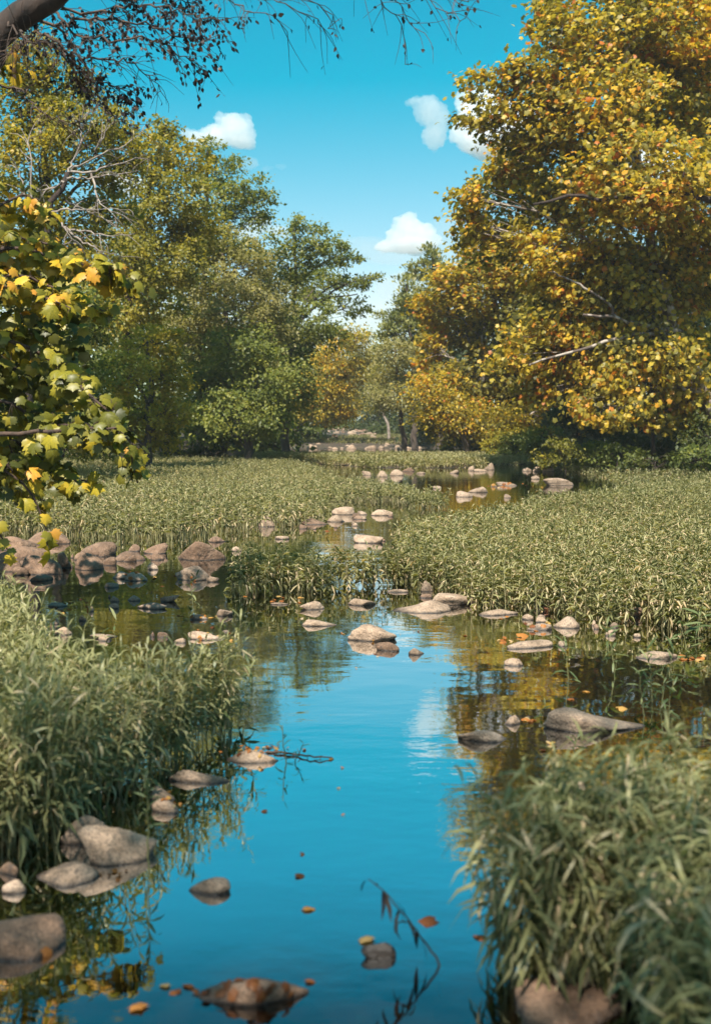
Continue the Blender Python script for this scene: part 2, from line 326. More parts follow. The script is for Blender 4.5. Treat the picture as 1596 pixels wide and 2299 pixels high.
# ------------------------------------------------------------------ water
m, t = new_mat('stream_water'); L = t.links.new
geo = t.nodes.new('ShaderNodeNewGeometry')
def rip(scale, sx, sy, det):
    mp = t.nodes.new('ShaderNodeMapping'); mp.inputs['Scale'].default_value = (sx, sy, 1); L(geo.outputs['Position'], mp.inputs[0])
    n = t.nodes.new('ShaderNodeTexNoise'); n.inputs['Scale'].default_value = scale; n.inputs['Detail'].default_value = det; L(mp.outputs[0], n.inputs['Vector']); return n
w1, w2 = rip(1.1, 1, 1.6, 2), rip(7, 1, 1.7, 3)
pat = rip(.35, 1, 1, 2)
pr = t.nodes.new('ShaderNodeMapRange'); pr.inputs['From Min'].default_value = .40; pr.inputs['From Max'].default_value = .66; pr.inputs['To Min'].default_value = .05; pr.inputs['To Max'].default_value = .36; L(pat.outputs['Fac'], pr.inputs[0])
mm = t.nodes.new('ShaderNodeMath'); mm.operation = 'MULTIPLY'; L(w2.outputs['Fac'], mm.inputs[0]); L(pr.outputs[0], mm.inputs[1])
aa = t.nodes.new('ShaderNodeMath'); aa.operation = 'ADD'; L(w1.outputs['Fac'], aa.inputs[0]); L(mm.outputs[0], aa.inputs[1])
b = t.nodes.new('ShaderNodeBump'); b.inputs['Strength'].default_value = 1; b.inputs['Distance'].default_value = .0045; L(aa.outputs[0], b.inputs['Height'])
fr = t.nodes.new('ShaderNodeFresnel'); fr.inputs['IOR'].default_value = 1.33; L(b.outputs[0], fr.inputs['Normal'])
gl = t.nodes.new('ShaderNodeBsdfGlossy'); gl.inputs['Roughness'].default_value = .015; L(b.outputs[0], gl.inputs['Normal'])
tr = t.nodes.new('ShaderNodeBsdfTransparent'); tr.inputs[0].default_value = (.42, .34, .22, 1)
ms = t.nodes.new('ShaderNodeMixShader'); rc = ramp(t, [(0, (.02,) * 3), (.064, (.38,) * 3), (.08, (.80,) * 3), (.098, (1,) * 3), (.16, (1,) * 3), (1, (1,) * 3)]); L(fr.outputs[0], rc.inputs[0]); L(rc.outputs[0], ms.inputs[0]); L(tr.outputs[0], ms.inputs[1]); L(gl.outputs[0], ms.inputs[2])
o = t.nodes.new('ShaderNodeOutputMaterial'); L(ms.outputs[0], o.inputs[0])
mb = MB(); wx = np.linspace(-22, 22, 12); wy = np.linspace(-20, 79, 25); X, Y = np.meshgrid(wx, wy); I = (np.arange(24)[:, None] * 12 + np.arange(11)[None]).ravel()
mb.add(np.stack([X, Y, 0 * X], -1), np.vstack([np.c_[I, I + 1, I + 13], np.c_[I, I + 13, I + 12]]))
tag(obj('water', mb.mesh('water', m)), 'still brown stream water mirroring the blue sky', 'water', kind='structure')

# ------------------------------------------------------------------ clouds
def cloud_mat(dens):
    m, t = new_mat('cloud'); pv = t.nodes.new('ShaderNodeVolumePrincipled'); pv.inputs['Color'].default_value = (1, 1, 1, 1)
    pv.inputs['Density'].default_value = dens; pv.inputs['Anisotropy'].default_value = .2
    o = t.nodes.new('ShaderNodeOutputMaterial'); t.links.new(pv.outputs[0], o.inputs['Volume']); return m
def ico(sub):
    import bmesh
    bm = bmesh.new(); bmesh.ops.create_icosphere(bm, subdivisions=sub, radius=1)
    V = np.array([v.co[:] for v in bm.verts]); F = np.array([[v.index for v in f.verts] for f in bm.faces]); bm.free(); return V, F
ICO = {k: ico(k) for k in (2, 3, 4, 5)}
def cloud(label, puffs, alpha=1.0, Yd=3000, seed=1):
    r = np.random.default_rng(seed); mb = MB(); c0 = D(puffs[0][0], puffs[0][1], Yd); s = Yd / FPX
    V, F = ICO[4]
    for (px, py, rx, ry) in puffs:
        c = D(px, py, Yd) - c0; k = 1 if rx < 14 else 5
        for i in range(k):
            off = r.normal(size=3) * [rx * .42, rx * .3, ry * .36] if i else np.zeros(3)
            q = (1.0 if i == 0 else r.uniform(.45, .7))
            v = V * np.array([rx, rx * .8, ry]) * q + off
            nn = wob(V * 3 + off + px, 1.6, 8, i); n2 = wob(V * 9 + off, 1.4, 8, i + 3)
            v = v * (1 + .13 * nn + .06 * n2)[:, None]
            mb.add(c + v * s, F)
    me = mb.mesh('cloud', None); tmp = bpy.data.objects.new('cloud_union', me); COL.objects.link(tmp)
    md = tmp.modifiers.new('union', 'REMESH'); md.mode = 'VOXEL'; md.voxel_size = 3.6 * s
    ev = tmp.evaluated_get(bpy.context.evaluated_depsgraph_get()); m2 = bpy.data.meshes.new_from_object(ev); bpy.data.objects.remove(tmp); bpy.data.meshes.remove(me)
    v = np.empty(len(m2.vertices) * 3, np.float32); m2.vertices.foreach_get('co', v); v = v.reshape(-1, 3); nr = np.empty(len(v) * 3, np.float32); m2.vertex_normals.foreach_get('vector', nr)
    v = v + nr.reshape(-1, 3) * s * (3.0 * wob(v / s, .20, 8, 1) + 1.9 * wob(v / s, .5, 8, 4))[:, None]
    m2.vertices.foreach_set('co', v.astype(np.float32).ravel()); m2.update(); m2.materials.clear(); m2.materials.append(cloud_mat(.024 * alpha ** 2.0)); m2.name = 'cloud'
    return tag(obj('cloud', m2, None, tuple(c0)), label, 'cloud', 'clouds in the blue sky')
cloud('bright white puffy cloud with a long tapering tail above the green trees', [(525, 292, 34, 38), (552, 300, 22, 34), (490, 305, 34, 26), (455, 312, 34, 16), (505, 272, 18, 18), (540, 318, 34, 14), (425, 300, 20, 10)], 1, 3000, 1)
cloud('small faint cloud scrap hanging just below the bright tailed cloud', [(560, 366, 20, 15), (540, 372, 18, 9)], .55, 3100, 2)
cloud('faintest smallest wisp of cloud in open blue sky', [(632, 375, 13, 8), (600, 378, 14, 5)], .35, 3200, 3)
cloud('ragged thin white cloud trailing down beside the orange tree', [(965, 250, 30, 34), (935, 228, 18, 12), (985, 270, 24, 40), (975, 305, 28, 30), (962, 228, 16, 16)], .8, 3000, 4)
cloud('large white cloud partly hidden behind the orange sycamore crown', [(1090, 250, 60, 50), (1050, 225, 30, 26), (1160, 290, 90, 55), (1050, 300, 40, 34), (1120, 330, 80, 30)], .9, 3300, 5)
cloud('heaped white cloud low above the pine top', [(915, 515, 32, 34), (950, 530, 34, 26), (895, 535, 30, 26), (920, 490, 18, 16), (925, 550, 55, 18), (870, 555, 30, 10), (975, 540, 20, 14)], 1, 3000, 6)
cloud('thin pale cloud bank spread low between the tree lines', [(900, 570, 110, 22), (1010, 520, 60, 34), (820, 550, 70, 18), (1000, 560, 80, 24)], .28, 3600, 7)
cloud('bright cloud showing through gaps at the edge of the green crowns', [(585, 500, 26, 24), (560, 520, 30, 20), (625, 520, 24, 14)], .8, 3400, 8)
cloud('white cloud glimpsed through the bare branches', [(260, 400, 40, 18), (300, 420, 40, 22), (220, 395, 24, 14)], .95, 3400, 9)
cloud('white cloud glimpsed high through the autumn crown', [(1440, 360, 70, 36), (1520, 390, 60, 34), (1370, 350, 40, 24)], .9, 3400, 10)
cloud('pale low cloud behind the gap at the end of the stream', [(790, 760, 60, 44), (740, 800, 60, 40), (850, 720, 60, 34), (900, 650, 60, 36)], .4, 3800, 11)

# ------------------------------------------------------------------ air
m, t = new_mat('haze'); pv = t.nodes.new('ShaderNodeVolumePrincipled'); pv.inputs['Color'].default_value = (.92, .95, .97, 1); pv.inputs['Density'].default_value = .0005; pv.inputs['Anisotropy'].default_value = .25
o = t.nodes.new('ShaderNodeOutputMaterial'); t.links.new(pv.outputs[0], o.inputs['Volume'])
mb = MB(); b8 = np.array([(x, y, z) for x in (-2600, 2600) for y in (-2600, 2600) for z in (-2.2, 27)], float)
mb.add(b8, [(0, 1, 3), (0, 3, 2), (4, 6, 7), (4, 7, 5), (0, 4, 5), (0, 5, 1), (2, 3, 7), (2, 7, 6), (0, 2, 6), (0, 6, 4), (1, 5, 7), (1, 7, 3)])
tag(obj('haze', mb.mesh('haze', m)), 'thin pale haze in the air over the stream', 'haze', kind='stuff')

# ------------------------------------------------------------------ rocks
ROCKS = []
def rock_shape(dims, seed, sub=4, flat=1.0, prof=None, facet=7):
    r = np.random.default_rng(seed); V, F = ICO[sub]
    n = norm(r.normal(size=(15, 3))); h = r.uniform(.80, 1.12, 15)
    q = np.maximum(V @ n.T, 0) / h
    rad = (q ** facet).sum(1) ** (-1 / facet)
    v = V * rad[:, None]
    v = v / np.abs(v).max(0)
    v *= (1 + .045 * wob(v + seed, 3.2, 7) + .038 * wob(v * 3 + seed, 3.5, 7, 4) + .007 * wob(v * 9, 4, 6, 2))[:, None]
    z = v[:, 2]
    if prof is not None:
        k = np.interp(v[:, 0], np.linspace(-1, 1, len(prof)), prof); z = np.where(z > 0, z * k, z)
    v = np.c_[v[:, 0], v[:, 1], z] * np.array(dims)
    return v, F
def rock(x0, x1, yt, yb, label, dark=False, prof=None, depth=.62, group=None, z0=0.0, rot=None, name='rock', sub=None, facet=7):
    seed = len(ROCKS) + 11; r = np.random.default_rng(seed)
    w = x1 - x0; c = G((x0 + x1) / 2, yb, z0); d = c[1]; wm = 1.08 * w * d / FPX
    dep = wm * depth * r.uniform(.9, 1.1)
    H = max((yb - yt) * d / FPX - dep * .5 * CAM_H / d, wm * .14, .045)
    sub = sub or (4 if w > 45 else 3 if w > 14 else 2)
    facet = facet if facet != 7 else r.uniform(6, 13)
    v, F = rock_shape((wm / 2, dep / 2, H), seed, sub, prof=prof, facet=facet)
    v[:, 2] = np.where(v[:, 2] < 0, v[:, 2] * min(1.0, .16 / H) - .02, v[:, 2])
    a = r.uniform(-.18, .18) if rot is None else rot
    v = np.c_[v[:, 0] * math.cos(a) - v[:, 1] * math.sin(a), v[:, 0] * math.sin(a) + v[:, 1] * math.cos(a), v[:, 2]]
    mb = MB(); mb.add(v, F)
    loc = (c[0], c[1] + dep * .42, z0)
    o = tag(obj(name, mb.mesh(name, MATS['rock_dark' if dark else 'rock'], True), None, loc), label, 'rock', group)
    ROCKS.append((o, v + np.array(loc), F, (x0, x1, yt, yb))); return o
R = rock
WETG = 0
# right foreground and open pool
BIG = R(1201, 1453, 1580, 1645, 'long pale boulder with a low tail to the right in the brown pool', prof=[.75, .95, 1.0, .98, .70, .50, .48, .42], depth=.5, rot=.0)
R(1033, 1151, 1626, 1668, 'grey humped stone just left of the long tailed boulder', prof=[.45, .7, 1, 1, .8])
R(1132, 1180, 1612, 1628, 'small low stone between the humped stone and the long boulder')
SLAB = R(1118, 1470, 2200, 2330, 'big flat slab at the bottom edge under the right plants', depth=.8, prof=[.6, .9, 1, .85, .8, .8], dark=True)
LEAFROCK = R(432, 700, 2196, 2262, 'low dark stone crusted with dead brown leaves at the bottom of the pool', prof=[.8, 1, 1, 1, 1, .9], depth=.5, facet=10, rot=.06, dark=True)
WEDGE = R(815, 925, 2117, 2156, 'small dark wet wedge of stone in the blue water', dark=True, depth=.42, rot=-.2, facet=12); WEDGE.data.materials[0] = MATS['rock_wet']
R(421, 519, 1960, 2011, 'brown wedge-shaped stone alone in the blue water on the left', prof=[1, 1, .95, .8, .55], dark=False)
R(-75, 136, 2022, 2158, 'large dark wet boulder cut by the left edge at the bottom', dark=True, prof=[1, 1, 1, .95, .75], depth=.8)
ROUND = R(168, 330, 1834, 1948, 'large rounded boulder under the left plants with dark lichen spots', prof=[.9, 1, 1, .9, .75], depth=.75)
R(120, 225, 1816, 1900, 'brown boulder behind the large rounded one at the left plants', depth=.8)
R(60, 231, 1927, 1990, 'peaked brown stone in front of the large rounded boulder', prof=[.5, .8, 1, .85, .65, .4])
R(-12, 64, 1972, 2008, 'small stone beside the peaked stone at the left edge')
R(-20, 46, 1938, 1966, 'dark flat stone tucked under the left plants at the left edge', dark=True)
R(502, 633, 1686, 1717, 'low tapered stone at the tip of the left plants', prof=[.35, .7, .9, 1, 1, .8], depth=.42)
R(372, 520, 1742, 1759, 'long flat thin stone by the stems of the left plants', depth=.3, prof=[1, .9, .7, .5])
R(338, 402, 1798, 1828, 'small grey stone below the long flat one by the left stems', depth=.7)
R(322, 392, 1780, 1799, 'low stone half hidden by stems just above the small grey stone', depth=.5)
R(1262, 1316, 1738, 1772, 'pinkish stone showing through the right foreground plants', z0=.1)
# middle pool
R(770, 888, 1400, 1441, 'tan domed boulder in the middle of the pool', prof=[.7, 1, 1, .95, .7], depth=.6)
R(845, 897, 1439, 1462, 'small dark round stone touching the front of the domed boulder', dark=True)
R(905, 958, 1457, 1471, 'flat dark stone right of the domed boulder', depth=.5)
R(1133, 1178, 1486, 1496, 'tiny flat stone alone in the brown water', depth=.5)
LEDGE = R(1140, 1268, 1428, 1456, 'long low stone with orange leaves on its left end', prof=[.35, .7, .85, .9, 1, .9], depth=.4)
R(1250, 1276, 1434, 1452, 'small pale stone at the right end of the long low stone')
R(1238, 1315, 1375, 1411, 'rounded stone sloping down to the right before the right bed of plants', prof=[.85, 1, 1, .8, .5])
R(1183, 1241, 1399, 1416, 'flat dark-edged stone left of the sloping rounded stone', depth=.5)
R(1172, 1203, 1385, 1393, 'sliver of stone above the flat dark-edged stone', depth=.5)
R(1430, 1540, 1459, 1480, 'flat stone behind thin stems at the right', depth=.45)
R(1405, 1440, 1361, 1385, 'pinkish stone in shade under the right bed of plants', dark=True)
R(965, 1067, 1325, 1360, 'square flat-topped boulder against the bed of plants', prof=[.95, 1, 1, 1, .9], depth=.7, facet=12)
R(882, 1019, 1347, 1377, 'low domed stone with a thin tail to the left before the square boulder', prof=[.22, .35, .75, 1, 1, .85], depth=.5)
R(1074, 1172, 1359, 1382, 'grey low stone with a flat right end under the plants', prof=[.8, 1, .9, .5, .4], depth=.5)
R(1195, 1232, 1353, 1373, 'dark stone wedged under the plants above the flat stone', dark=True)
R(868, 919, 1309, 1331, 'grey stone at the gap in the front of the plants', depth=.6)
R(944, 972, 1302, 1329, 'upright brown stone among the stems left of the square boulder')
R(942, 972, 1329, 1343, 'dark small stone beneath the upright brown stone', dark=True)
R(765, 840, 1342, 1360, 'flat tan stone before the plant island', depth=.5)
R(675, 739, 1347, 1369, 'peaked low stone left of the flat tan stone', prof=[.5, .8, 1, .8, .5])
R(604, 646, 1346, 1358, 'small grey stone with a leaf at its left under the island', depth=.5)
R(672, 753, 1391, 1406, 'long low stone in front of the peaked one', depth=.4, prof=[.6, 1, 1, .7, .4])
R(475, 521, 1366, 1384, 'small peaked stone in the left brown water', depth=.6)
R(414, 473, 1377, 1392, 'flat stone ringed by leaves left of the small peaked stone', depth=.5)
R(418, 506, 1415, 1438, 'low domed tan stone in the left brown water', depth=.5, prof=[.6, .9, 1, .9, .6])
R(390, 421, 1432, 1444, 'small grey stone at the left of the low domed tan stone')
R(490, 524, 1411, 1420, 'thin stone at the right end of the low domed tan stone', depth=.5)
R(333, 353, 1414, 1430, 'small dark upright stone in the left water', dark=True)
R(351, 379, 1422, 1431, 'flat dark chip beside the small dark upright stone', dark=True, depth=.5)
R(340, 403, 1333, 1352, 'flat-topped pale stone behind the low wedge stone', depth=.5)
R(305, 382, 1344, 1369, 'low wedge stone in front of the flat-topped pale stone', prof=[.7, 1, .9, .6, .4], depth=.55)
R(281, 320, 1336, 1350, 'round low stone left of the wedge and flat-topped pair', depth=.6)
R(122, 161, 1406, 1427, 'dark stone near the left plants with leaves around it')
R(198, 268, 1405, 1433, 'sloping stone pointing right at the edge of the left plants', prof=[1, 1, .7, .45, .25])
R(100, 152, 1347, 1363, 'pale flat stone among leaves by the far end of the left plants', depth=.6)
R(215, 252, 1431, 1440, 'thin pale stone below the sloping stone', depth=.5)
# left bank pile
R(387, 500, 1211, 1259, 'large rounded dark-brown boulder alone before the left bed of plants', prof=[.75, .95, 1, 1, .9], depth=.75, dark=True)
R(393, 478, 1269, 1304, 'knobbly stone directly below the large rounded boulder', prof=[.9, 1, 1, .75, .5], depth=.6)
R(462, 490, 1293, 1307, 'low right-hand lump touching the knobbly stone')
R(324, 360, 1256, 1280, 'small upright triangular stone in front of the left bank pile', prof=[.6, 1, .9, .6])
R(-14, 82, 1194, 1236, 'topmost boulder of the left bank pile at the left edge', dark=True)
R(34, 163, 1187, 1222, 'broad flat slab at the back of the left bank pile', depth=.6, dark=True)
R(14, 97, 1215, 1260, 'wide sloping boulder in the middle of the left bank pile', dark=True)
R(-34, 46, 1237, 1284, 'dark boulder cut by the left edge in the bank pile', dark=True)
R(50, 138, 1243, 1290, 'darkest rounded boulder at the front of the bank pile', dark=True)
R(57, 128, 1284, 1305, 'low wet stone at the foot of the bank pile', dark=True, depth=.6)
R(22, 62, 1270, 1292, 'small dark stone wedged at the foot of the bank pile', dark=True)
R(161, 234, 1238, 1280, 'blocky boulder at the right of the bank pile', dark=True, facet=11)
R(228, 261, 1246, 1270, 'smooth egg-shaped stone right of the blocky boulder', dark=True)
R(153, 206, 1261, 1285, 'pointed stone in front of the blocky boulder', dark=True, prof=[.4, .8, 1, .9, .6])
R(251, 324, 1218, 1260, 'boulder half under overhanging plants right of the bank pile', dark=True)
R(170, 266, 1214, 1247, 'long dark stone under overhanging plants behind the blocky boulder', dark=True)
R(120, 166, 1247, 1275, 'cracked lump between the darkest boulder and the blocky one', dark=True)
R(124, 152, 1239, 1256, 'small stone perched on the cracked lump', dark=True, z0=.1)
R(334, 366, 1241, 1258, 'small dark stone behind the upright triangular stone', dark=True)
R(322, 384, 1218, 1244, 'dark stone in shade of the plants left of the large rounded boulder', dark=True)
R(252, 302, 1282, 1300, 'low tan stone in front of the bank pile, left one of a touching pair', depth=.6)
R(278, 330, 1284, 1305, 'low tan stone in front of the bank pile, right one of a touching pair', depth=.6)
R(231, 265, 1307, 1320, 'small reddish stone below the touching tan pair')
R(453, 512, 1191, 1218, 'angular stone under plants right of the large rounded boulder', dark=True)
R(514, 543, 1226, 1238, 'flat chip of stone in the channel left of the plant island', depth=.5)
R(617, 655, 1200, 1211, 'small low stone in the narrow channel', depth=.5)
R(580, 621, 1154, 1183, 'pinkish boulder sunk in the edge of the left bed of plants')
R(744, 796, 1135, 1156, 'tallest stone at the head of the narrow channel', depth=.6)
R(732, 780, 1154, 1172, 'pale flat stone in front of the tallest channel stone', depth=.5)
R(833, 881, 1138, 1158, 'smooth round stone right of the channel at the corner of the plants', depth=.6)
R(797, 826, 1144, 1156, 'small stone between the tallest channel stone and the round one')
R(790, 822, 1157, 1166, 'flat wet chip below the stones at the channel head', depth=.5, dark=True)
R(796, 860, 1200, 1220, 'pale stone on the left of the channel mouth', depth=.6)
R(838, 874, 1203, 1216, 'dark stone beside the pale stone at the channel mouth', dark=True)
R(935, 965, 1217, 1236, 'brown stone deep among the plants of the right bed', z0=.1)
R(660, 742, 1160, 1178, 'long low stone at the left side of the channel under plants', depth=.4, dark=True)
for i in range(16):
    x = rng.uniform(-10, 330); y = 1250 + 24 * rng.uniform() - .07 * max(x - 120, 0); w = rng.uniform(9, 30)
    R(x, x + w, y - w * rng.uniform(.45, .75), y, 'small dark stone packed between the boulders of the left bank pile', dark=rng.uniform() < .7, group='small stones packed in the left bank pile')
for x0, y0, x1, y1, n, lab in [(90, 1420, 280, 1345, 9, 'small stone scattered off the far end of the left plants'), (1170, 1398, 1420, 1420, 8, 'small stone at the foot of the right bed of plants'), (640, 1190, 860, 1170, 9, 'small stone along the narrow channel')]:
    for i in range(n):
        u = rng.uniform(); x = x0 + (x1 - x0) * u + rng.normal() * 12; y = y0 + (y1 - y0) * u + rng.normal() * 9; w = rng.uniform(8, 24)
        R(x, x + w, y - w * rng.uniform(.3, .55), y, lab, dark=rng.uniform() < .5, group=lab.replace('small stone', 'small stones'))
# far pool
R(1220, 1306, 1068, 1090, 'long rounded boulder at the right end of the far pool', depth=.5, prof=[.6, .9, 1, .95, .75, .5])
R(1087, 1113, 1039, 1055, 'pointed stone, tallest on the back shore of the far pool', prof=[.4, .7, 1, 1, .6], depth=.7)
R(1045, 1063, 1046, 1057, 'small peaked stone left of the pointed one on the back shore')
R(1060, 1098, 1050, 1059, 'flat stone below the pointed one on the back shore', depth=.5)
R(1008, 1030, 1055, 1063, 'lone flat stone in the back of the far pool', depth=.6)
R(933, 961, 1056, 1064, 'flat oval stone in the left of the far pool', depth=.6)
R(903, 933, 1050, 1059, 'dark stone at the left back corner of the far pool', dark=True, depth=.6)
R(870, 906, 1053, 1068, 'pale stone at the left end of the far pool')
R(845, 873, 1057, 1071, 'round stone in the plants left of the far pool')
R(1115, 1163, 1081, 1091, 'flat leaf-strewn stone in the right of the far pool', depth=.5)
R(1052, 1094, 1092, 1106, 'low stone in front of the far pool with leaves at its edge', depth=.5)
R(1025, 1063, 1102, 1116, 'pale stone at the front corner of the far pool', depth=.5)
R(1192, 1212, 1068, 1076, 'small stone left of the long rounded boulder', depth=.6)
R(1130, 1146, 1134 - 25, 1118, 'small stone half in the plants before the far pool')
for a in [(1173, 1193, 1049, 1058), (1194, 1213, 1046, 1059), (1218, 1246, 1043, 1059), (812, 836, 1057, 1067), (972, 992, 1090, 1097), (1100, 1116, 1087, 1093)]:
    R(*a, 'small stone on the edge of the far pool', group='small stones round the far pool')
for i in range(34):
    x = 690 + 290 * (i + rng.uniform(-.6, .6)) / 34; y = 1006 + rng.uniform(-2.5, 3.5); w = rng.uniform(8, 26)
    R(x, x + w, y - w * rng.uniform(.3, .55), y, 'pale stone in the line of stones across the far river bed', group='stones lined across the far river bed')
for i in range(60):
    u = rng.uniform(0, 1); y = 968 + 32 * u ** .8; cx = 760 + 110 * u; x = cx + rng.normal() * (30 + 55 * u); w = rng.uniform(6, 13 + 16 * u)
    Yd = 92 + 60 * (1 - u); c = D(x, y, Yd); z = float(gh(c[0], c[1]))
    o = R(x, x + w, 1003 - w * .5, 1003, 'grey stone in the distant rapids', group='stones of the distant rapids', name='rock', sub=3, dark=rng.uniform() < .3)
    k = Yd / float(G(x, 1003)[1]); o.scale = (k, k, k); o.location = (c[0], Yd, z - .02 * k); o.rotation_euler.z = rng.uniform(0, 6)
    ROCKS.pop()

# ------------------------------------------------------------------ water-willow beds
def bed(name, label, poly, n, H, lod, tan=.16, lean=(0, 0), seed=1, hmin=.7, clear=None, xl=(-99, 99), lsm=1.0, sag=0.0, wid=1.0, hole=0.0, tone=.38):
    r = np.random.default_rng(seed); P = np.array(poly); lo, hi = P.min(0), P.max(0)
    pts = np.empty((0, 2))
    while len(pts) < n:
        q = r.uniform(lo, hi, (n * 3, 2)); w3 = np.c_[q, np.zeros(len(q))]; sc = np.clip(q[:, 1:2] / 9, .45, 3); qq = q + .13 * sc * np.c_[wob(w3 / sc, 4, 6), wob(w3 / sc, 4, 6, 5)]
        k = inpoly(qq[:, 0], qq[:, 1], poly) & (wob(w3 / sc, 1.5, 6, 8) > -1.0 + hole) & (np.abs(q[:, 0]) < q[:, 1] * .40 + .6)
        if xl[0] > -90 or xl[1] < 90: k &= (q[:, 0] > xl[0]) & (q[:, 0] < xl[1])
        if not k.any(): break
        pts = np.vstack([pts, q[k]])
    pts = pts[:n]; N = len(pts)
    p3 = np.c_[pts, np.zeros(N)]
    h = H * (1 + .22 * wob(p3, .9, 5) + .10 * wob(p3, 4, 4, 3) + .13 * r.normal(size=N)).clip(hmin * .7, 1.5)
    z0 = np.maximum(gh(pts[:, 0], pts[:, 1]), -.12)
    nl = {0: 24, 1: 19, 2: 13, 3: 8}[lod]; ls = lsm * {0: .112, 1: .100, 2: .112, 3: .28}[lod]
    tilt = r.normal(size=(N, 2)) * .13 + np.array(lean); base = np.c_[pts, z0]
    top = base + np.c_[tilt * h[:, None], h]
    st = np.clip(tone + .16 * wob(p3, .45, 5, 2) + .10 * r.normal(size=N), 0, 1)
    mb = MB()
    # stems
    ns = 3; w = {0: .0035, 1: .004, 2: .006, 3: .012}[lod]
    if lod < 3:
        th = r.uniform(0, 6.28, N)[:, None] + np.array([0, 2.09, 4.19])[None]
        ring = np.stack([np.cos(th), np.sin(th), 0 * th], -1) * w
        V = np.concatenate([base[:, None] + ring - [0, 0, .1], top[:, None] + ring * .5], 1).reshape(-1, 3)
        f = np.array([[0, 1, 4], [0, 4, 3], [1, 2, 5], [1, 5, 4], [2, 0, 3], [2, 3, 5]])
        mb.add(V, (f[None] + (np.arange(N) * 6)[:, None, None]).reshape(-1, 3), np.repeat(np.clip(st + .32, 0, .85), 6))
    # leaves: upper part of the stem, arching out
    u = np.linspace({0: .28, 1: .34, 2: .4, 3: .4}[lod], 1, nl)[None].repeat(N, 0) + r.normal(size=(N, nl)) * .02
    u = np.clip(u, .1, 1.02)
    ang = (np.arange(nl) * 1.62)[None] + r.uniform(0, 6.28, N)[:, None] + r.normal(size=(N, nl)) * .35
    pos = base[:, None] + (top - base)[:, None] * u[..., None]
    elev = -.25 - sag + 1.15 * (u ** 3) + r.normal(size=(N, nl)) * .30
    a = np.stack([np.cos(ang) * np.cos(elev), np.sin(ang) * np.cos(elev), np.sin(elev)], -1)
    nn = np.stack([-np.cos(ang) * np.sin(elev), -np.sin(ang) * np.sin(elev), np.cos(elev)], -1) + r.normal(size=(N, nl, 3)) * .35
    s = ls * (1.1 - .45 * u) * r.uniform(.7, 1.2, (N, nl))
    tt = st[:, None] + .10 * r.normal(size=(N, nl)) + .12 * (u - .6)
    dry = r.uniform(size=(N, nl)) < tan * (1 + .9 * wob(p3, .8, 5, 6))[:, None] * (1.4 - u * .6)
    tt = np.where(dry, r.uniform(.80, 1, (N, nl)), np.clip(tt, 0, .78))
    elev_d = dry
    a = np.where(dry[..., None], a + np.array([0, 0, -.9]), a)
    T = (BLADE4 if lod == 0 else BLADE2); T = (T[0] * [wid, 1, 1], T[1])
    V, F = inst(T[0], T[1], pos.reshape(-1, 3), a.reshape(-1, 3), nn.reshape(-1, 3), s.ravel(), r.uniform(.2, 2.2, N * nl))
    mb.add(V, F, np.repeat(tt.ravel(), len(T[0])))
    o = obj(name, mb.mesh(name, MATS['willow'])); return tag(o, label, 'plants', kind='stuff')
bed('water_willow_bed', 'near bed of narrow-leaved water plants along the left foreground', PATCH_L, 1350, .47, 0, .10, (.05, -.03), 21, lsm=1.05, wid=.82)
bed('water_willow_bed', 'blurred near bed of drooping water plants in the right foreground corner', PATCH_R, 1120, .46, 0, .20, (-.16, -.05), 22, lsm=1.25, sag=.45, wid=.68, tone=.27)
bed('water_willow_bed', 'broad bed of pale-tipped water plants right of the pool', FIELD_R, 9600, .36, 1, .22, (0, -.03), 23, tone=.43, lsm=1.0, sag=.1, wid=.9)
bed('water_willow_bed', 'broad bed of water plants left of the narrow channel', FIELD_L, 13600, .31, 2, .20, (0, 0), 24, tone=.46)
bed('water_willow_bed', 'distant green strip of water plants beyond the far pool', FIELD_F, 6800, .25, 3, .18, (0, 0), 25, tone=.5, lsm=.62)
bed('water_willow_bed', 'farthest thin strip of plants between the lines of stones', FIELD_F2, 1300, .2, 3, .1, (0, 0), 26, lsm=.8)

bed('bank_plants', 'low rank growth on the shaded right bank under the trees', [(7.2, 20), (7.2, 47), (22, 47), (22, 18), (11, 18)], 3600, .20, 3, .14, (0, 0), 27, tone=.3, lsm=.6)
bed('bank_plants', 'low rank growth on the shaded left bank under the trees', [(-5, 16), (-10, 22), (-13, 36), (-8, 48), (-24, 52), (-24, 16)], 2200, .42, 3, .10, (0, 0), 28, tone=.22, lsm=.8)

# ------------------------------------------------------------------ trees
def leaf_object_meshes(T, mat, name, k=4, seed=1, smooth=False):
    r = np.random.default_rng(seed); out = []
    for i in range(k):
        v = T[0].copy(); v[:, 2] *= r.uniform(.6, 2.6); v += r.normal(size=v.shape) * .02
        v[:, 2] += .12 * v[:, 0] * r.normal() + .1 * v[:, 1] * r.normal()
        mb = MB(); mb.add(v, T[1]); out.append(mb.mesh(name, mat, smooth))
    return out
def place_leaves(parent, base, meshes, pos, a, n, s, name='leaf', tints=None):
    a = norm(a); n = norm(n - (n * a).sum(1, keepdims=True) * a); x = np.cross(a, n)
    for i in range(len(pos)):
        o = bpy.data.objects.new(name, meshes[i % len(meshes)]); COL.objects.link(o); o.parent = parent
        M = Matrix(((x[i, 0], a[i, 0], n[i, 0]), (x[i, 1], a[i, 1], n[i, 1]), (x[i, 2], a[i, 2], n[i, 2])))
        o.rotation_euler = M.to_euler(); o.location = tuple(pos[i] - base); o.scale = (float(s[i]),) * 3; o.color = (float(tints[i]) if tints is not None else random.random(), 1, 1, 1)
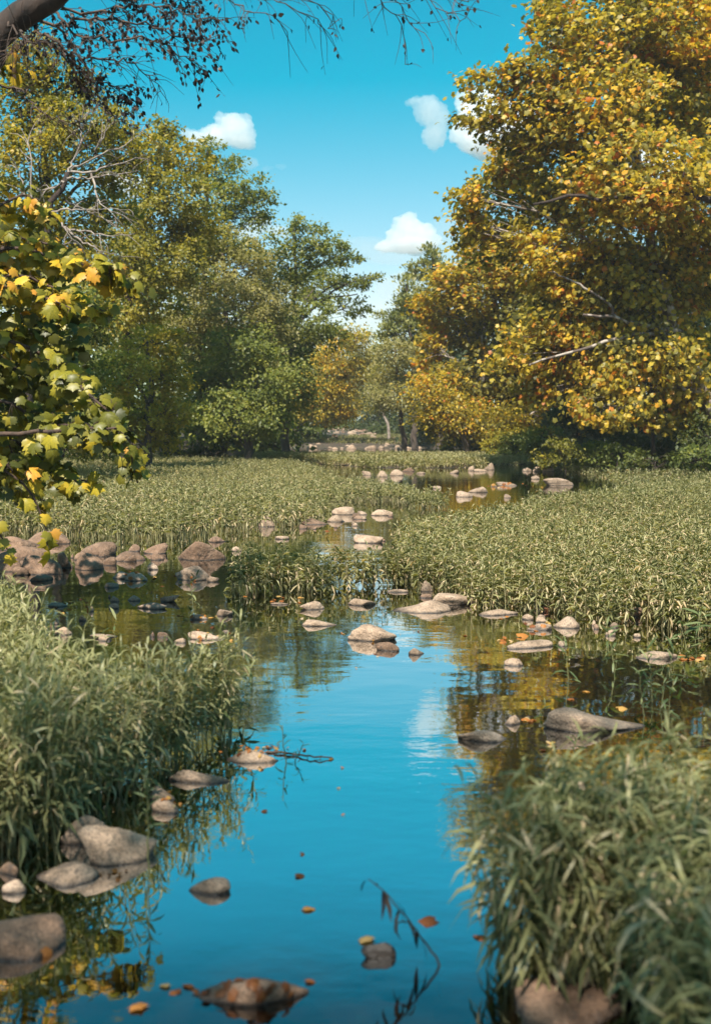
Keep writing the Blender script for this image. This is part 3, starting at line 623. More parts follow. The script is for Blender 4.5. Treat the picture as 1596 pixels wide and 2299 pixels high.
def sprays(r, centers, crad, lpc, ls, axis_xy, flat=.55, droop=.35):
    n = len(centers); C = np.repeat(centers, lpc, 0)
    off = r.normal(size=(n, lpc, 3)) * .55; off[..., 2] *= flat
    pos = C + (off * np.repeat(crad[:, None], lpc, 1)[..., None]).reshape(-1, 3)
    outw = pos - axis_xy; outw[:, 2] *= .3; outw = norm(outw)
    a = norm(outw * .7 + r.normal(size=pos.shape) * .75 + np.array([0, 0, -droop]))
    nn = norm(np.array([0, 0, .8]) + outw * .55 + r.normal(size=pos.shape) * .55)
    s = ls * r.uniform(.65, 1.25, len(pos)); return pos, a, nn, s
def tree(name, label, cat, Y, trunk, r0, lobes, mat, lai=2.2, ls=.13, T=LEAF2, bark='bark', group=None, lpc=45, crad=.48, tint=(.45, .16, .12), seed=1,
         limbs=(), parts=0, part_mat=None, limb_bark=None, flat=.55, droop=.35, twig=True, noground=False, back=0.0):
    r = np.random.default_rng(seed); s = Y / FPX
    tp = [D(x, y, Y + (q[0] if q else 0)) for x, y, *q in trunk]
    b0 = tp[0].copy(); g = float(gh(b0[0], b0[1])); b0[2] = g - .25 if not noground else b0[2]
    base = np.array([tp[0][0], tp[0][1], g if not noground else tp[0][2]])
    tp = [b0] + (tp[1:] if (len(tp) > 1 and tp[0][2] < g + .6) else tp)
    root = thing(name, base, label, cat, group)
    tc = curve(tp, 18, 0.02 * r0 * 10, r); mb = MB(); tr = np.linspace(1, .22, 18) ** .9 * r0
    tr[0] *= 1.35; tube(mb, tc, tr, 9, .5, base); obj('trunk', mb.mesh('trunk', MATS[bark], True), root)
    for lp in limbs:
        pts, ra = lp[0], lp[1]; lm = lp[2] if len(lp) > 2 else (limb_bark or bark)
        lc = curve([D(x, y, Y + (q[0] if q else 0)) for x, y, *q in pts], 14, .03, r); mb = MB(); tube(mb, lc, np.linspace(ra, ra * .35, 14), 7, .5, base)
        obj('limb', mb.mesh('limb', MATS[lm], True), root)
    A = []; tw = MB(); axis_pt = tc[len(tc) // 2]
    for li, lb in enumerate(lobes):
        px, py, rx, ry = lb[:4]; dd = lb[4] if len(lb) > 4 else back + r.normal() * rx * s * .7; dens = lb[5] if len(lb) > 5 else 1.0
        c = D(px, py, Y + dd); rad = np.array([rx, max(rx, ry) * .9, ry]) * s
        area = math.pi * rad[0] * rad[2]
        nlv = 1.75 * lai * dens * area / (.33 * ls * ls); nc = max(3, int(nlv / lpc))
        d = norm(r.normal(size=(nc, 3))); q = r.uniform(.25, 1, nc) ** .5 * (1 + .22 * wob(d * 2 + li, 1.8, 5)) * r.uniform(.8, 1.08, nc)
        cc = c + d * rad * q[:, None]; gz = gh(cc[:, 0], cc[:, 1]); cc[:, 2] = np.maximum(cc[:, 2], gz + .2)
        cr = crad * r.uniform(.6, 1.25, nc) * min(1, .35 + rad.min() / 1.6)
        pos, a, nn, sz = sprays(r, cc, cr, lpc, ls, axis_pt, flat, droop)
        ct = tint[0] + tint[1] * r.normal(size=nc) + .06 * r.normal()
        tt = np.clip(np.repeat(ct, lpc) + tint[2] * r.normal(size=nc * lpc), 0, 1)
        A.append((pos, a, nn, sz, tt))
        if twig:
            # limb from the trunk to the lobe, twigs on to the sprays
            zi = np.clip(np.searchsorted(tc[:, 2], c[2] - np.linalg.norm((c - axis_pt)[:2]) * .7), 3, len(tc) - 1)
            st = tc[zi]; mid = (st + c) / 2 + np.array([0, 0, .12 * np.linalg.norm(c - st)])
            lc = curve([st, mid, c], 8, .05, r); lr = max(.018, min(r0 * .42, .02 + .016 * np.linalg.norm(c - st)))
            tube(tw, lc, np.linspace(lr, .015, 8), 5, .5, base)
            for k in range(0, nc, max(1, nc // 14)):
                e = cc[k]; j = r.integers(3, 8); tube(tw, curve([lc[j], (lc[j] + e) / 2 + r.normal(size=3) * .1, e], 4), np.linspace(.016, .006, 4), 3, .5, base)
    pos, a, nn, sz, tt = [np.concatenate(k) for k in zip(*A)]
    keep = np.ones(len(pos), bool)
    if parts:
        # the single leaves that show largest: nearest ones inside the picture become objects of their own
        u = pos[:, 0] / pos[:, 1] * FPX + 798; v = HOR - (pos[:, 2] - CAM_H) / pos[:, 1] * FPX
        vis = (u > 5) & (u < 1590) & (v > 5) & (v < 2295); dist = np.where(vis, np.linalg.norm(pos - [0, 0, CAM_H], axis=1) / sz, 1e9)
        ix = np.argsort(dist)[:parts]; keep[ix] = False
        ms = leaf_object_meshes(T, MATS[part_mat], 'leaf', 5, seed)
        place_leaves(root, base, ms, pos[ix], a[ix], nn[ix], sz[ix], tints=tt[ix])
    mb = MB(); V, F = inst(T[0], T[1], pos[keep], a[keep], nn[keep], sz[keep], r.uniform(.3, 2, keep.sum())); mb.add(V - base, F, np.repeat(tt[keep], len(T[0])))
    c = obj('crown', mb.mesh('crown', MATS[mat]), root)
    if parts or len(pos) > 300: c['kind'] = 'stuff'
    if twig and tw.V:
        q = obj('twigs', tw.mesh('twigs', MATS[limb_bark or bark], True), root); q['kind'] = 'stuff'
    return root
GL, GR = 'trees along the left bank', 'trees along the right bank'
T_ = tree
T_('maple_tree', 'tall yellow-green tree at the left edge reaching nearly to the top', 'tree', 30, [(20, 1050), (70, 700), (100, 450), (110, 250), (90, 120)], .22,
   [(50, 140, 80, 70), (130, 200, 90, 70), (40, 250, 90, 80), (180, 270, 100, 60), (260, 300, 70, 45), (80, 350, 110, 60), (210, 370, 80, 45), (300, 350, 50, 40), (30, 450, 90, 70), (140, 480, 100, 60), (250, 470, 60, 50), (130, 570, 140, 70), (40, 600, 90, 80)], 'gold', 2.0, .13, group=GL, tint=(.46, .13, .12), seed=31)
T_('maple_tree', 'yellow-green tree with a pointed top left of the bright cloud', 'tree', 40, [(280, 1045), (290, 700), (300, 540), (350, 380), (372, 270)], .2,
   [(372, 285, 34, 42), (345, 345, 70, 50), (415, 365, 60, 55), (300, 420, 90, 55), (395, 440, 90, 60), (330, 510, 110, 65), (440, 520, 70, 60), (260, 580, 100, 70), (370, 590, 110, 70), (300, 670, 120, 70), (240, 720, 80, 60)], 'gold', 1.9, .15, bark='bark_dark', group=GL, tint=(.46, .13, .11), seed=32)
T_('maple_tree', 'green tree sloping down to the right under the bright cloud', 'tree', 48, [(450, 1035), (455, 700), (465, 500), (468, 350)], .2,
   [(465, 340, 30, 32), (490, 395, 60, 40), (555, 425, 58, 30), (480, 460, 85, 50), (595, 448, 30, 18, 0, .7), (560, 480, 60, 35), (520, 540, 100, 50)], 'green', 1.8, .16, group=GL, tint=(.60, .14, .12), seed=33)
T_('willow_tree', 'pale grey-green tree in the middle of the left bank', 'tree', 46, [(500, 1035), (505, 850), (510, 700), (500, 560)], .2,
   [(490, 550, 60, 50), (555, 600, 80, 70), (440, 620, 80, 70), (530, 690, 110, 80), (430, 720, 90, 70), (600, 680, 70, 80), (480, 790, 110, 60), (590, 770, 70, 60), (470, 880, 100, 60), (580, 860, 70, 60)], 'olive', 1.8, .15, group=GL, tint=(.60, .14, .12), seed=34)
T_('maple_tree', 'dark green tree whose loose branches reach out over the stream from the left', 'tree', 52, [(640, 1030), (645, 850), (660, 700), (665, 530)], .22,
   [(662, 520, 34, 42), (715, 545, 50, 45), (765, 575, 48, 36), (640, 600, 70, 70), (720, 640, 90, 60), (800, 630, 48, 28, 0, .6), (835, 620, 22, 28, 0, .6), (690, 720, 90, 60), (790, 690, 55, 34, 0, .55), (640, 790, 80, 60), (730, 760, 70, 40, 0, .7), (650, 870, 70, 60)], 'green', 1.8, .16, group=GL, tint=(.55, .14, .12), seed=35,
   limbs=[([(660, 720), (700, 680), (750, 665), (800, 660)], .07), ([(655, 760), (700, 745), (760, 740)], .06)])
T_('maple_tree', 'bright yellow-green bushy tree low on the left bank', 'tree', 34, [(330, 1045), (335, 950), (340, 850), (330, 760)], .16,
   [(345, 770, 80, 50), (280, 840, 80, 55), (375, 845, 60, 50), (320, 920, 100, 50), (385, 930, 50, 50), (250, 960, 70, 45), (350, 985, 80, 30)], 'gold', 2.0, .13, group=GL, tint=(.66, .16, .15), seed=36)
T_('beech_tree', 'dark green low-branched tree at the foot of the left bank', 'tree', 43, [(560, 1035), (555, 950), (550, 850), (540, 770)], .2,
   [(545, 780, 90, 60), (490, 850, 80, 65), (590, 860, 80, 60), (530, 930, 110, 50), (610, 940, 50, 40), (470, 960, 70, 40), (560, 985, 80, 25), (455, 890, 50, 60)], 'green', 2.1, .15, group=GL, tint=(.55, .15, .12), seed=37)
T_('maple_tree', 'shaded green tree behind the overhanging sycamore leaves', 'tree', 27, [(120, 1060), (115, 900), (130, 750), (140, 650)], .18,
   [(100, 720, 120, 80), (200, 720, 80, 70), (70, 840, 130, 90), (190, 850, 90, 70), (60, 960, 130, 70), (180, 960, 90, 60), (220, 1000, 50, 35)], 'green', 2.0, .11, group=GL, tint=(.46, .13, .12), seed=38)
T_('sycamore_tree', 'yellow tree bending over the far stream from the left bank', 'tree', 85, [(660, 990), (670, 930), (700, 860), (740, 790)], .25,
   [(765, 765, 34, 30), (740, 810, 50, 38), (795, 840, 45, 40), (720, 870, 60, 36), (690, 915, 60, 32), (770, 895, 50, 36), (740, 930, 60, 26), (670, 880, 50, 50), (800, 760, 30, 40), (830, 800, 24, 40)], 'autumn', 2.2, .22, group=GL, tint=(.57, .09, .12), seed=39, crad=.9)
# bare dead tree
root = thing('bare_tree', D(60, 1050, 24), 'bare dead tree with pale forking branches in front of the left crowns', 'tree', GL)
bb = np.array(root.location); bb[2] = gh(bb[0], bb[1]); root.location = tuple(bb)
mb = MB(); tube(mb, curve([bb - [0, 0, .3], D(70, 800, 24), D(100, 600, 24), D(112, 468, 24), D(130, 443, 24), D(147, 408, 24), D(156, 386, 24)], 20, .02), np.linspace(.16, .055, 20), 8, .5, bb); obj('trunk', mb.mesh('trunk', MATS['bark_dark'], True), root)
BR = [[(155, 388), (165, 360), (180, 330), (198, 290), (212, 245)], [(155, 388), (172, 376), (220, 350), (270, 330), (322, 298)], [(160, 385), (210, 383), (260, 370), (328, 352)], [(150, 402), (200, 398), (250, 392), (310, 384)],
      [(205, 386), (215, 430), (228, 458), (262, 478)], [(118, 476), (150, 470), (190, 470), (280, 473)], [(148, 450), (175, 465), (225, 484), (266, 508)], [(135, 505), (165, 515), (210, 524), (262, 530), (303, 522)],
      [(140, 500), (152, 520), (172, 548)], [(146, 410), (120, 420), (80, 430)], [(180, 330), (185, 290), (190, 262)], [(215, 352), (222, 330), (245, 280)], [(75, 560), (70, 350), (62, 310), (82, 270)], [(70, 500), (40, 380), (20, 350)], [(155, 515), (190, 545), (232, 562), (270, 575)]]
for k, b_ in enumerate(BR):
    mb = MB(); c = curve([D(x, y, 24 + .4 * math.sin(k * 2 + i)) for i, (x, y) in enumerate(b_)], 14, .02); tube(mb, c, np.linspace(.028, .007, 14), 5, .5, bb)
    for j in range(4, 14, 1):
        if rng.uniform() < .8:
            d = c[min(j, 12) + 1] - c[j - 1]; d = d / np.linalg.norm(d); e = norm(d + rng.normal(size=3) * .6) * rng.uniform(.2, .7); tube(mb, curve([c[j], c[j] + e * .5 + rng.normal(size=3) * .03, c[j] + e + [0, 0, -.1]], 4), np.linspace(.011, .005, 4), 3, .5, bb)
    obj('branch', mb.mesh('branch', MATS['bark_pale'], True), root)

# right bank
SY = dict(T=MAPLE6, bark='bark_syc', limb_bark='bark_syc', crad=.62, group=GR)
T_('sycamore_tree', 'huge orange sycamore with pale trunk and limbs filling the right side', 'tree', 36, [(1650, 1060), (1592, 890), (1525, 760), (1482, 640), (1452, 480), (1425, 330), (1405, 150), (1400, -40)], .24,
   [(1270, 700, 130, 100), (1400, 640, 140, 110), (1530, 620, 110, 150), (1250, 560, 130, 90), (1160, 430, 110, 90), (1300, 410, 150, 110), (1450, 420, 150, 120), (1230, 260, 70, 100), (1340, 230, 140, 120), (1480, 220, 140, 140), (1250, 90, 70, 90), (1380, 60, 150, 100), (1530, 60, 110, 110),
    (1110, 220, 70, 60, 0, .7), (1075, 290, 52, 40, 0, .6), (1060, 190, 34, 28, 0, .8), (1055, 440, 40, 40), (1050, 500, 40, 60), (1110, 540, 70, 60), (1140, 300, 60, 50, 0, .8), (1180, 170, 40, 50), (1400, 840, 120, 80), (1540, 840, 90, 110), (1200, 800, 100, 70), (1300, 790, 110, 70), (1440, 770, 120, 70), (1230, 880, 80, 50), (1480, 930, 120, 46), (1360, 920, 100, 40), (1590, 930, 70, 60), (1600, 450, 80, 200), (1600, 150, 90, 180), (1210, 30, 40, 40), (1150, 350, 60, 60)],
   'autumn', 1.62, .168, tint=(.49, .12, .20), seed=51, back=.5, parts=300, part_mat='autumn_o', lpc=36, **SY,
   limbs=[([(1528, 745, 0), (1470, 735, -.4), (1420, 722, -.8), (1360, 712, -1.2), (1308, 705, -1.5)], .10), ([(1528, 760, 0), (1480, 752, -.4), (1430, 753, -.8), (1350, 770, -1.1), (1270, 795, -1.4), (1190, 820, -1.6)], .085),
          ([(1385, 716, -1), (1365, 680, -1.2), (1300, 640, -1.4), (1228, 606, -1.6)], .055),
          ([(1680, 480, -2.6), (1597, 452, -2.8), (1530, 434, -3), (1440, 436, -3), (1360, 450, -3), (1300, 438, -3), (1255, 446, -3), (1195, 462, -3)], .11, 'bark_dark'), ([(1440, 436, -3), (1410, 400, -3), (1385, 372, -3), (1330, 360, -3)], .05, 'bark_dark'), ([(1560, 440, -2.9), (1535, 400, -2.9), (1530, 360, -2.9)], .05, 'bark_dark'), ([(1466, 1020, .5), (1464, 900, 0), (1461, 760, 0), (1458, 560, .2)], .07, 'bark_dark')])
T_('sycamore_tree', 'golden sycamore with two dark lower stems leaning over the stream from the right', 'tree', 56, [(1128, 1010), (1105, 930), (1092, 860), (1085, 740), (1100, 600)], .2,
   [(1090, 640, 110, 80), (1010, 640, 50, 50), (1010, 740, 75, 80), (960, 690, 30, 40), (1130, 760, 120, 80), (1200, 640, 100, 90), (960, 790, 34, 40), (1080, 850, 90, 60), (1000, 860, 60, 50), (1180, 850, 90, 70), (1270, 840, 100, 70), (1100, 560, 80, 50), (1300, 930, 90, 40), (1050, 930, 80, 40), (1180, 940, 90, 40)],
   'autumn', 1.7, .2, tint=(.51, .12, .20), seed=52, back=.4, parts=150, part_mat='autumn_o', lpc=36, **SY,
   limbs=[([(1196, 1022, 1), (1192, 960, 1), (1188, 900, 1), (1160, 800, .5), (1135, 690, 0), (1120, 600, 0)], .16), ([(1110, 930), (1130, 880), (1150, 820)], .09), ([(1140, 700, .5), (1210, 560, .3), (1235, 490, .3)], .06)])
T_('sycamore_tree', 'tall dark olive tree behind the orange sycamore at the right edge', 'tree', 48, [(1465, 1040), (1462, 900), (1458, 700), (1460, 400), (1480, 100)], .2,
   [(1500, 100, 160, 120), (1600, 250, 120, 160), (1350, 130, 140, 90), (1480, 350, 160, 120), (1600, 550, 120, 150), (1350, 500, 150, 120), (1480, 650, 170, 110), (1300, 720, 160, 90), (1580, 800, 140, 100)], 'olive', 1.3, .17, tint=(.35, .15, .13), seed=53, bark='bark', group=GR, crad=.8)
T_('sycamore_tree', 'low golden tree with drooping boughs at the right edge of the far plants', 'tree', 52, [(1060, 1015), (1030, 960), (990, 920), (960, 870)], .16,
   [(965, 870, 45, 45), (1010, 920, 70, 40), (950, 930, 34, 34), (1060, 960, 70, 35), (1000, 970, 60, 24), (1110, 940, 70, 45)], 'autumn', 1.9, .17, tint=(.48, .13, .2), seed=54, bark='bark', group=GR, crad=.8, T=LEAF2)
T_('willow_tree', 'soft olive tree beside the pines at the far end', 'tree', 68, [(905, 985), (900, 930), (890, 860), (885, 780)], .2,
   [(885, 790, 50, 34), (860, 840, 40, 40), (915, 840, 55, 50), (880, 890, 50, 36), (940, 900, 45, 36), (850, 900, 26, 34)], 'olive', 2.2, .16, tint=(.72, .12, .10), seed=55, bark='bark', group=GR, crad=.7)
PN = dict(T=(NEEDLE[0] * [1.4, 1, 1], NEEDLE[1]), lpc=90, flat=.5, droop=-.3, tint=(.62, .16, .12), group=GR, bark='bark', twig=True)
T_('pine_tree', 'tall pine with rounded needle tufts standing highest at the far right bank', 'tree', 78, [(985, 985), (985, 800), (975, 650), (968, 560)], .3,
   [(968, 570, 34, 18), (940, 592, 30, 16), (995, 590, 30, 18), (930, 612, 26, 14), (975, 620, 50, 20), (1010, 640, 50, 40), (960, 660, 50, 22), (950, 690, 60, 24), (980, 720, 60, 40)], 'pine', 3.2, .30, crad=.75, seed=56, **PN)
T_('pine_tree', 'shorter pine stepping down left of the tall pine', 'tree', 74, [(930, 985), (930, 850), (920, 700), (912, 640)], .26,
   [(915, 640, 34, 18), (895, 672, 34, 18), (940, 680, 45, 22), (880, 705, 34, 18), (920, 725, 60, 24), (870, 745, 30, 16), (960, 750, 60, 40), (900, 765, 50, 24), (862, 780, 30, 20), (870, 720, 30, 20), (940, 720, 60, 40)], 'pine', 3.2, .30, crad=.75, seed=57, **PN)
T_('sycamore_tree', 'pale leaning bare-stemmed tree over the far rapids', 'tree', 92, [(872, 958), (855, 920), (838, 895), (822, 880)], .16, [(880, 905, 20, 16), (905, 885, 24, 20)], 'autumn', 1.0, .22, tint=(.5, .1, .1), seed=58, bark='bark_pale', group=GR, crad=.8,
   limbs=[([(850, 912), (846, 890), (838, 862)], .08), ([(840, 898), (825, 890), (815, 882)], .06)])
for k, (px, py, Yd, mt) in enumerate([(745, 860, 150, 'olive'), (822, 815, 165, 'olive'), (785, 810, 190, 'gold'), (850, 930, 130, 'dark'), (725, 935, 140, 'green'), (905, 940, 110, 'dark')]):
    lab = ['olive tree closing the far end of the stream, left of centre', 'olive tree far behind the rapids, below the shorter pine', 'faint golden tree farthest up the valley', 'dark tree right of the distant rapids', 'green tree left of the distant rapids', 'dark low tree under the soft olive tree'][k]
    T_('far_tree', lab, 'tree', Yd, [(px, 985), (px, 930), (px + 3, py), (px + 3, py - 30)], .3, [(px, py, 34, 36), (px - 22, py + 25, 34, 30), (px + 24, py + 22, 34, 32), (px, py + 48, 50, 24), (px - 34, py + 66, 36, 34), (px + 34, py + 66, 36, 34), (px, py + 90, 50, 24)], mt, 1.9, .34, tint=(.42, .14, .12), seed=60 + k, crad=1.3, lpc=36, group='trees closing the far end of the stream')
# shrubs under the trees
SH = [(1180, 1030, 46, [(1170, 1000, 50, 34), (1130, 1020, 40, 20)], 'green', (.45, .15, .12), 'mid-green bush at the corner of the bank behind the far pool'),
      (1270, 1045, 37, [(1262, 1015, 50, 32), (1225, 1035, 36, 18)], 'gold', (.34, .14, .12), 'olive bush over the right end of the far pool'),
      (1385, 1050, 35, [(1390, 1020, 60, 34), (1340, 1040, 40, 18)], 'green', (.34, .15, .12), 'dull green bush behind the long rounded boulder'),
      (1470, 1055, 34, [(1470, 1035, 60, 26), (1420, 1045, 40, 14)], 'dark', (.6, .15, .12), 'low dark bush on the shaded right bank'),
      (1560, 1060, 33, [(1560, 1030, 60, 32), (1610, 1040, 50, 24)], 'green', (.28, .15, .12), 'low green bush at the right edge above the plants'),
      (1100, 1010, 60, [(1080, 990, 60, 26), (1020, 1000, 50, 14)], 'green', (.4, .15, .12), 'green bush under the golden sycamore by the far strip of plants'),
      (1222, 990, 40, [(1220, 985, 55, 36), (1190, 1000, 40, 24), (1255, 1005, 40, 28)], 'green', (.5, .13, .1), 'fresh green bush at the water edge below the golden sycamore'),
      (1295, 960, 43, [(1290, 905, 60, 34), (1320, 935, 60, 34), (1265, 940, 50, 34)], 'teal', (.62, .12, .1), 'blue-green bush in the middle of the right bank'),
      (1345, 1020, 40, [(1345, 1010, 50, 30), (1300, 1020, 40, 22)], 'gold', (.4, .12, .1), 'yellowish bush right of the fresh green one'),
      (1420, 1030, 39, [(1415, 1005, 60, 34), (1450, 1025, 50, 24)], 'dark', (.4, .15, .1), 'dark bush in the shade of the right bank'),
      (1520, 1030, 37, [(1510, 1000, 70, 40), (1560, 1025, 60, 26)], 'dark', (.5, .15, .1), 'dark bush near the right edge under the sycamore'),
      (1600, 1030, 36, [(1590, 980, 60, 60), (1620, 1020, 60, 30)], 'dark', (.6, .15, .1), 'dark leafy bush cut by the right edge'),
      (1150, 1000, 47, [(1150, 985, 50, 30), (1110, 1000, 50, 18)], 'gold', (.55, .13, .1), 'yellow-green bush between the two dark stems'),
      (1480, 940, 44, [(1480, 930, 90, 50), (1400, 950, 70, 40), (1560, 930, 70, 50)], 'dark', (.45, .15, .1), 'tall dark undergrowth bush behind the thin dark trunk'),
      (640, 1000, 62, [(640, 985, 40, 22), (600, 995, 50, 18)], 'green', (.45, .13, .1), 'low green bush at the foot of the left bank trees'),
      (690, 985, 95, [(690, 975, 26, 12)], 'gold', (.6, .13, .1), 'small yellow bush left of the distant rapids'),
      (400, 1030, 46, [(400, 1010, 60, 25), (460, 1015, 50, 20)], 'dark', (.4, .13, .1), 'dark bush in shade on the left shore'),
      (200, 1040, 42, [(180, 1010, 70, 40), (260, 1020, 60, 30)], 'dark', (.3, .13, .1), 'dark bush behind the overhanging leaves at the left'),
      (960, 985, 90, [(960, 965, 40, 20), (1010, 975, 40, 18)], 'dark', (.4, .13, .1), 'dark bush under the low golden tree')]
for k, (px, py, Yd, lb, mt, tn, lab) in enumerate(SH):
    T_('shrub', lab, 'bush', Yd, [(px, 1045 if Yd < 60 else 1000), (px, lb[0][1])], .04, lb, mt, 2.0, .13 if Yd < 60 else .2, tint=tn, seed=80 + k, crad=.4 if Yd < 60 else .6, lpc=30, bark='bark_dark', group='bushes under the bank trees')
# woods behind
def woods(label, rects, mat, n, ls, seed, tint):
    r = np.random.default_rng(seed); mb = MB()
    for (x0, x1, y0f, y1, Yd) in rects:
        k = n // len(rects) // 30; px = r.uniform(x0, x1, k); yt = np.array([y0f(x) for x in px]); py = yt + (y1 - yt) * r.uniform(0, 1, k) ** .8
        Yk = Yd + r.uniform(-6, 10, k); C = np.array([D(a, b, c) for a, b, c in zip(px, py, Yk)])
        pos, a, nn, s = sprays(r, C, r.uniform(.7, 1.5, k), 30, ls, np.array([C[:, 0].mean(), C[:, 1].mean() + 5, 3]))
        ct = np.clip(np.repeat(tint + .15 * r.normal(size=k), 30) + .1 * r.normal(size=k * 30), 0, 1); V, F = inst(*LEAF2, pos, a, nn, s); mb.add(V, F, np.repeat(ct, 4))
    tag(obj('woods', mb.mesh('woods', MATS[mat])), label, 'woods', kind='stuff')
woods('mass of green woodland behind the left bank trees', [(-150, 330, lambda x: 560, 1030, 55), (250, 640, lambda x: 560 + max(0, x - 480) * .6, 1010, 62), (600, 720, lambda x: 740, 985, 95)], 'green', 30000, .40, 91, .35)
woods('mass of dim woodland behind the right bank trees', [(1040, 1330, lambda x: 640, 1005, 62), (1280, 1720, lambda x: 560, 1020, 56), (920, 1060, lambda x: 780, 985, 85)], 'teal', 30000, .40, 92, .42)

# ------------------------------------------------------------------ overhanging sycamore, left foreground
base = np.array([-4.9, 8.6, float(gh(-4.9, 8.6))])
syc = thing('sycamore_tree', base, 'near sycamore with big lobed yellow and green leaves hanging in from the left edge', 'tree')
mb = MB(); tube(mb, curve([base - [0, 0, .3], base + [.1, 0, 1.4], base + [.35, .1, 3.0], base + [.6, .1, 4.6]], 14), np.linspace(.17, .09, 14), 9, .5, base); obj('trunk', mb.mesh('trunk', MATS['bark_syc'], True), syc)
SB = [([(-200, 520), (-20, 470), (60, 440), (130, 500)], 7.9, 22), ([(-200, 640), (0, 560), (120, 580), (230, 605), (318, 645)], 7.6, 46), ([(-200, 560), (0, 530), (90, 545), (150, 560)], 8.2, 26), ([(-200, 640), (-20, 640), (80, 660), (160, 690)], 7.4, 34),
      ([(-200, 700), (0, 620), (100, 640), (235, 700)], 7.9, 36), ([(-200, 800), (-20, 760), (100, 800), (180, 870), (250, 930), (290, 1000), (300, 1070)], 7.5, 50), ([(-200, 850), (0, 820), (80, 850), (160, 890), (240, 910)], 8.1, 38), ([(-200, 900), (0, 900), (80, 940), (180, 960), (250, 985)], 7.6, 38),
      ([(-200, 960), (0, 980), (80, 1020), (150, 1070), (220, 1085)], 7.9, 34), ([(-200, 1000), (0, 1040), (50, 1090), (110, 1135)], 7.3, 26), ([(-200, 740), (0, 720), (70, 740), (140, 760)], 8.3, 34), ([(-200, 1000), (20, 1060), (90, 1150), (108, 1225)], 7.2, 9), ([(-200, 1080), (-30, 1160), (15, 1235)], 7.2, 5),
      ([(-260, 300), (-60, 160), (0, 130), (50, 165)], 7.6, 14), ([(250, 960), (285, 1020), (310, 1085)], 7.3, 16), ([(-200, 880), (0, 960), (30, 1060), (60, 1120)], 7.8, 26)]
LP, LA, LN, LS = [], [], [], []
r = np.random.default_rng(77)
for pts, Yd, nl in SB:
    P = [D(x, y, Yd + .25 * math.sin(x * .02)) for x, y in pts]; P = [base + [.4 + .0 * len(P), 0, max(1.0, P[0][2] - base[2] - .2)]] + P
    c = curve(P, 26, .006, r); mb = MB(); tube(mb, c, np.linspace(.032, .005, 26), 6, .5, base)
    f = len(c)
    for k in range(int(nl * 3.0)):
        u = 1 - abs(r.normal()) * .30 if k > 2 else 1 - k * .02
        u = u if u > .22 else r.uniform(.3, 1); i = int(np.clip(u * (f - 1), 0, f - 1)); p0 = c[i]
        d = c[min(i + 1, f - 1)] - c[max(i - 1, 0)]; d = d / np.linalg.norm(d)
        side = norm(r.normal(size=3) * .8 + d * .35 + np.array([0, -.25, .05])); pl = r.uniform(.05, .16) * (.6 + .7 * (1 - u))
        p1 = p0 + side * pl; tube(mb, np.array([p0, (p0 + p1) / 2 + [0, 0, .012], p1]), [.0026, .002, .0016], 3, .5, base)
        LP.append(p1); LA.append(norm(side * .6 + d * .3 + np.array([0, 0, -.75]) + r.normal(size=3) * .25)); LN.append(norm(np.array([.1, -.38, .85]) + r.normal(size=3) * .42)); LS.append(r.uniform(.055, .108))
    obj('branch', mb.mesh('branch', MATS['twig'], True), syc)
LP, LA, LN, LS = map(np.array, (LP, LA, LN, LS))
u = LP[:, 0] / LP[:, 1] * FPX + 798
ix = np.argsort(np.where(u > 0, -LS, 1))[:300]; keep = np.ones(len(LP), bool); keep[ix] = False
big = leaf_object_meshes(SYC, MATS['near'], 'leaf', 6, 5, False)
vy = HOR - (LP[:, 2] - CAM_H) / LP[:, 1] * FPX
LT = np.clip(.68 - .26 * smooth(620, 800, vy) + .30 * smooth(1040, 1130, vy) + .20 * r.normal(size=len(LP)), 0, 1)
place_leaves(syc, base, big, LP[ix], LA[ix], LN[ix], LS[ix], tints=LT[ix])
# shaded inner leaves behind
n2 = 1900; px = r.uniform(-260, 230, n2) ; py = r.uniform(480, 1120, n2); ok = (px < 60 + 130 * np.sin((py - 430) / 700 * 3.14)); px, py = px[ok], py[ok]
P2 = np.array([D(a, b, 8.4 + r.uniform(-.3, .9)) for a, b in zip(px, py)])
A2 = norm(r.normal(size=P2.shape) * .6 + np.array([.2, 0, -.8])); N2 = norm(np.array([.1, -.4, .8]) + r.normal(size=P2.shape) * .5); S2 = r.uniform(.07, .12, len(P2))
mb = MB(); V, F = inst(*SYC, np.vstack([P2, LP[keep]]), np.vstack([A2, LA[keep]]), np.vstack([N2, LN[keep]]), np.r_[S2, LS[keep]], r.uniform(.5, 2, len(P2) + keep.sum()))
mb.add(V - base, F, np.repeat(np.r_[np.clip(r.normal(.36, .15, len(P2)), 0, 1), LT[keep]], len(SYC[0]))); tag(obj('crown', mb.mesh('crown', MATS['near_m']), syc), kind='stuff')

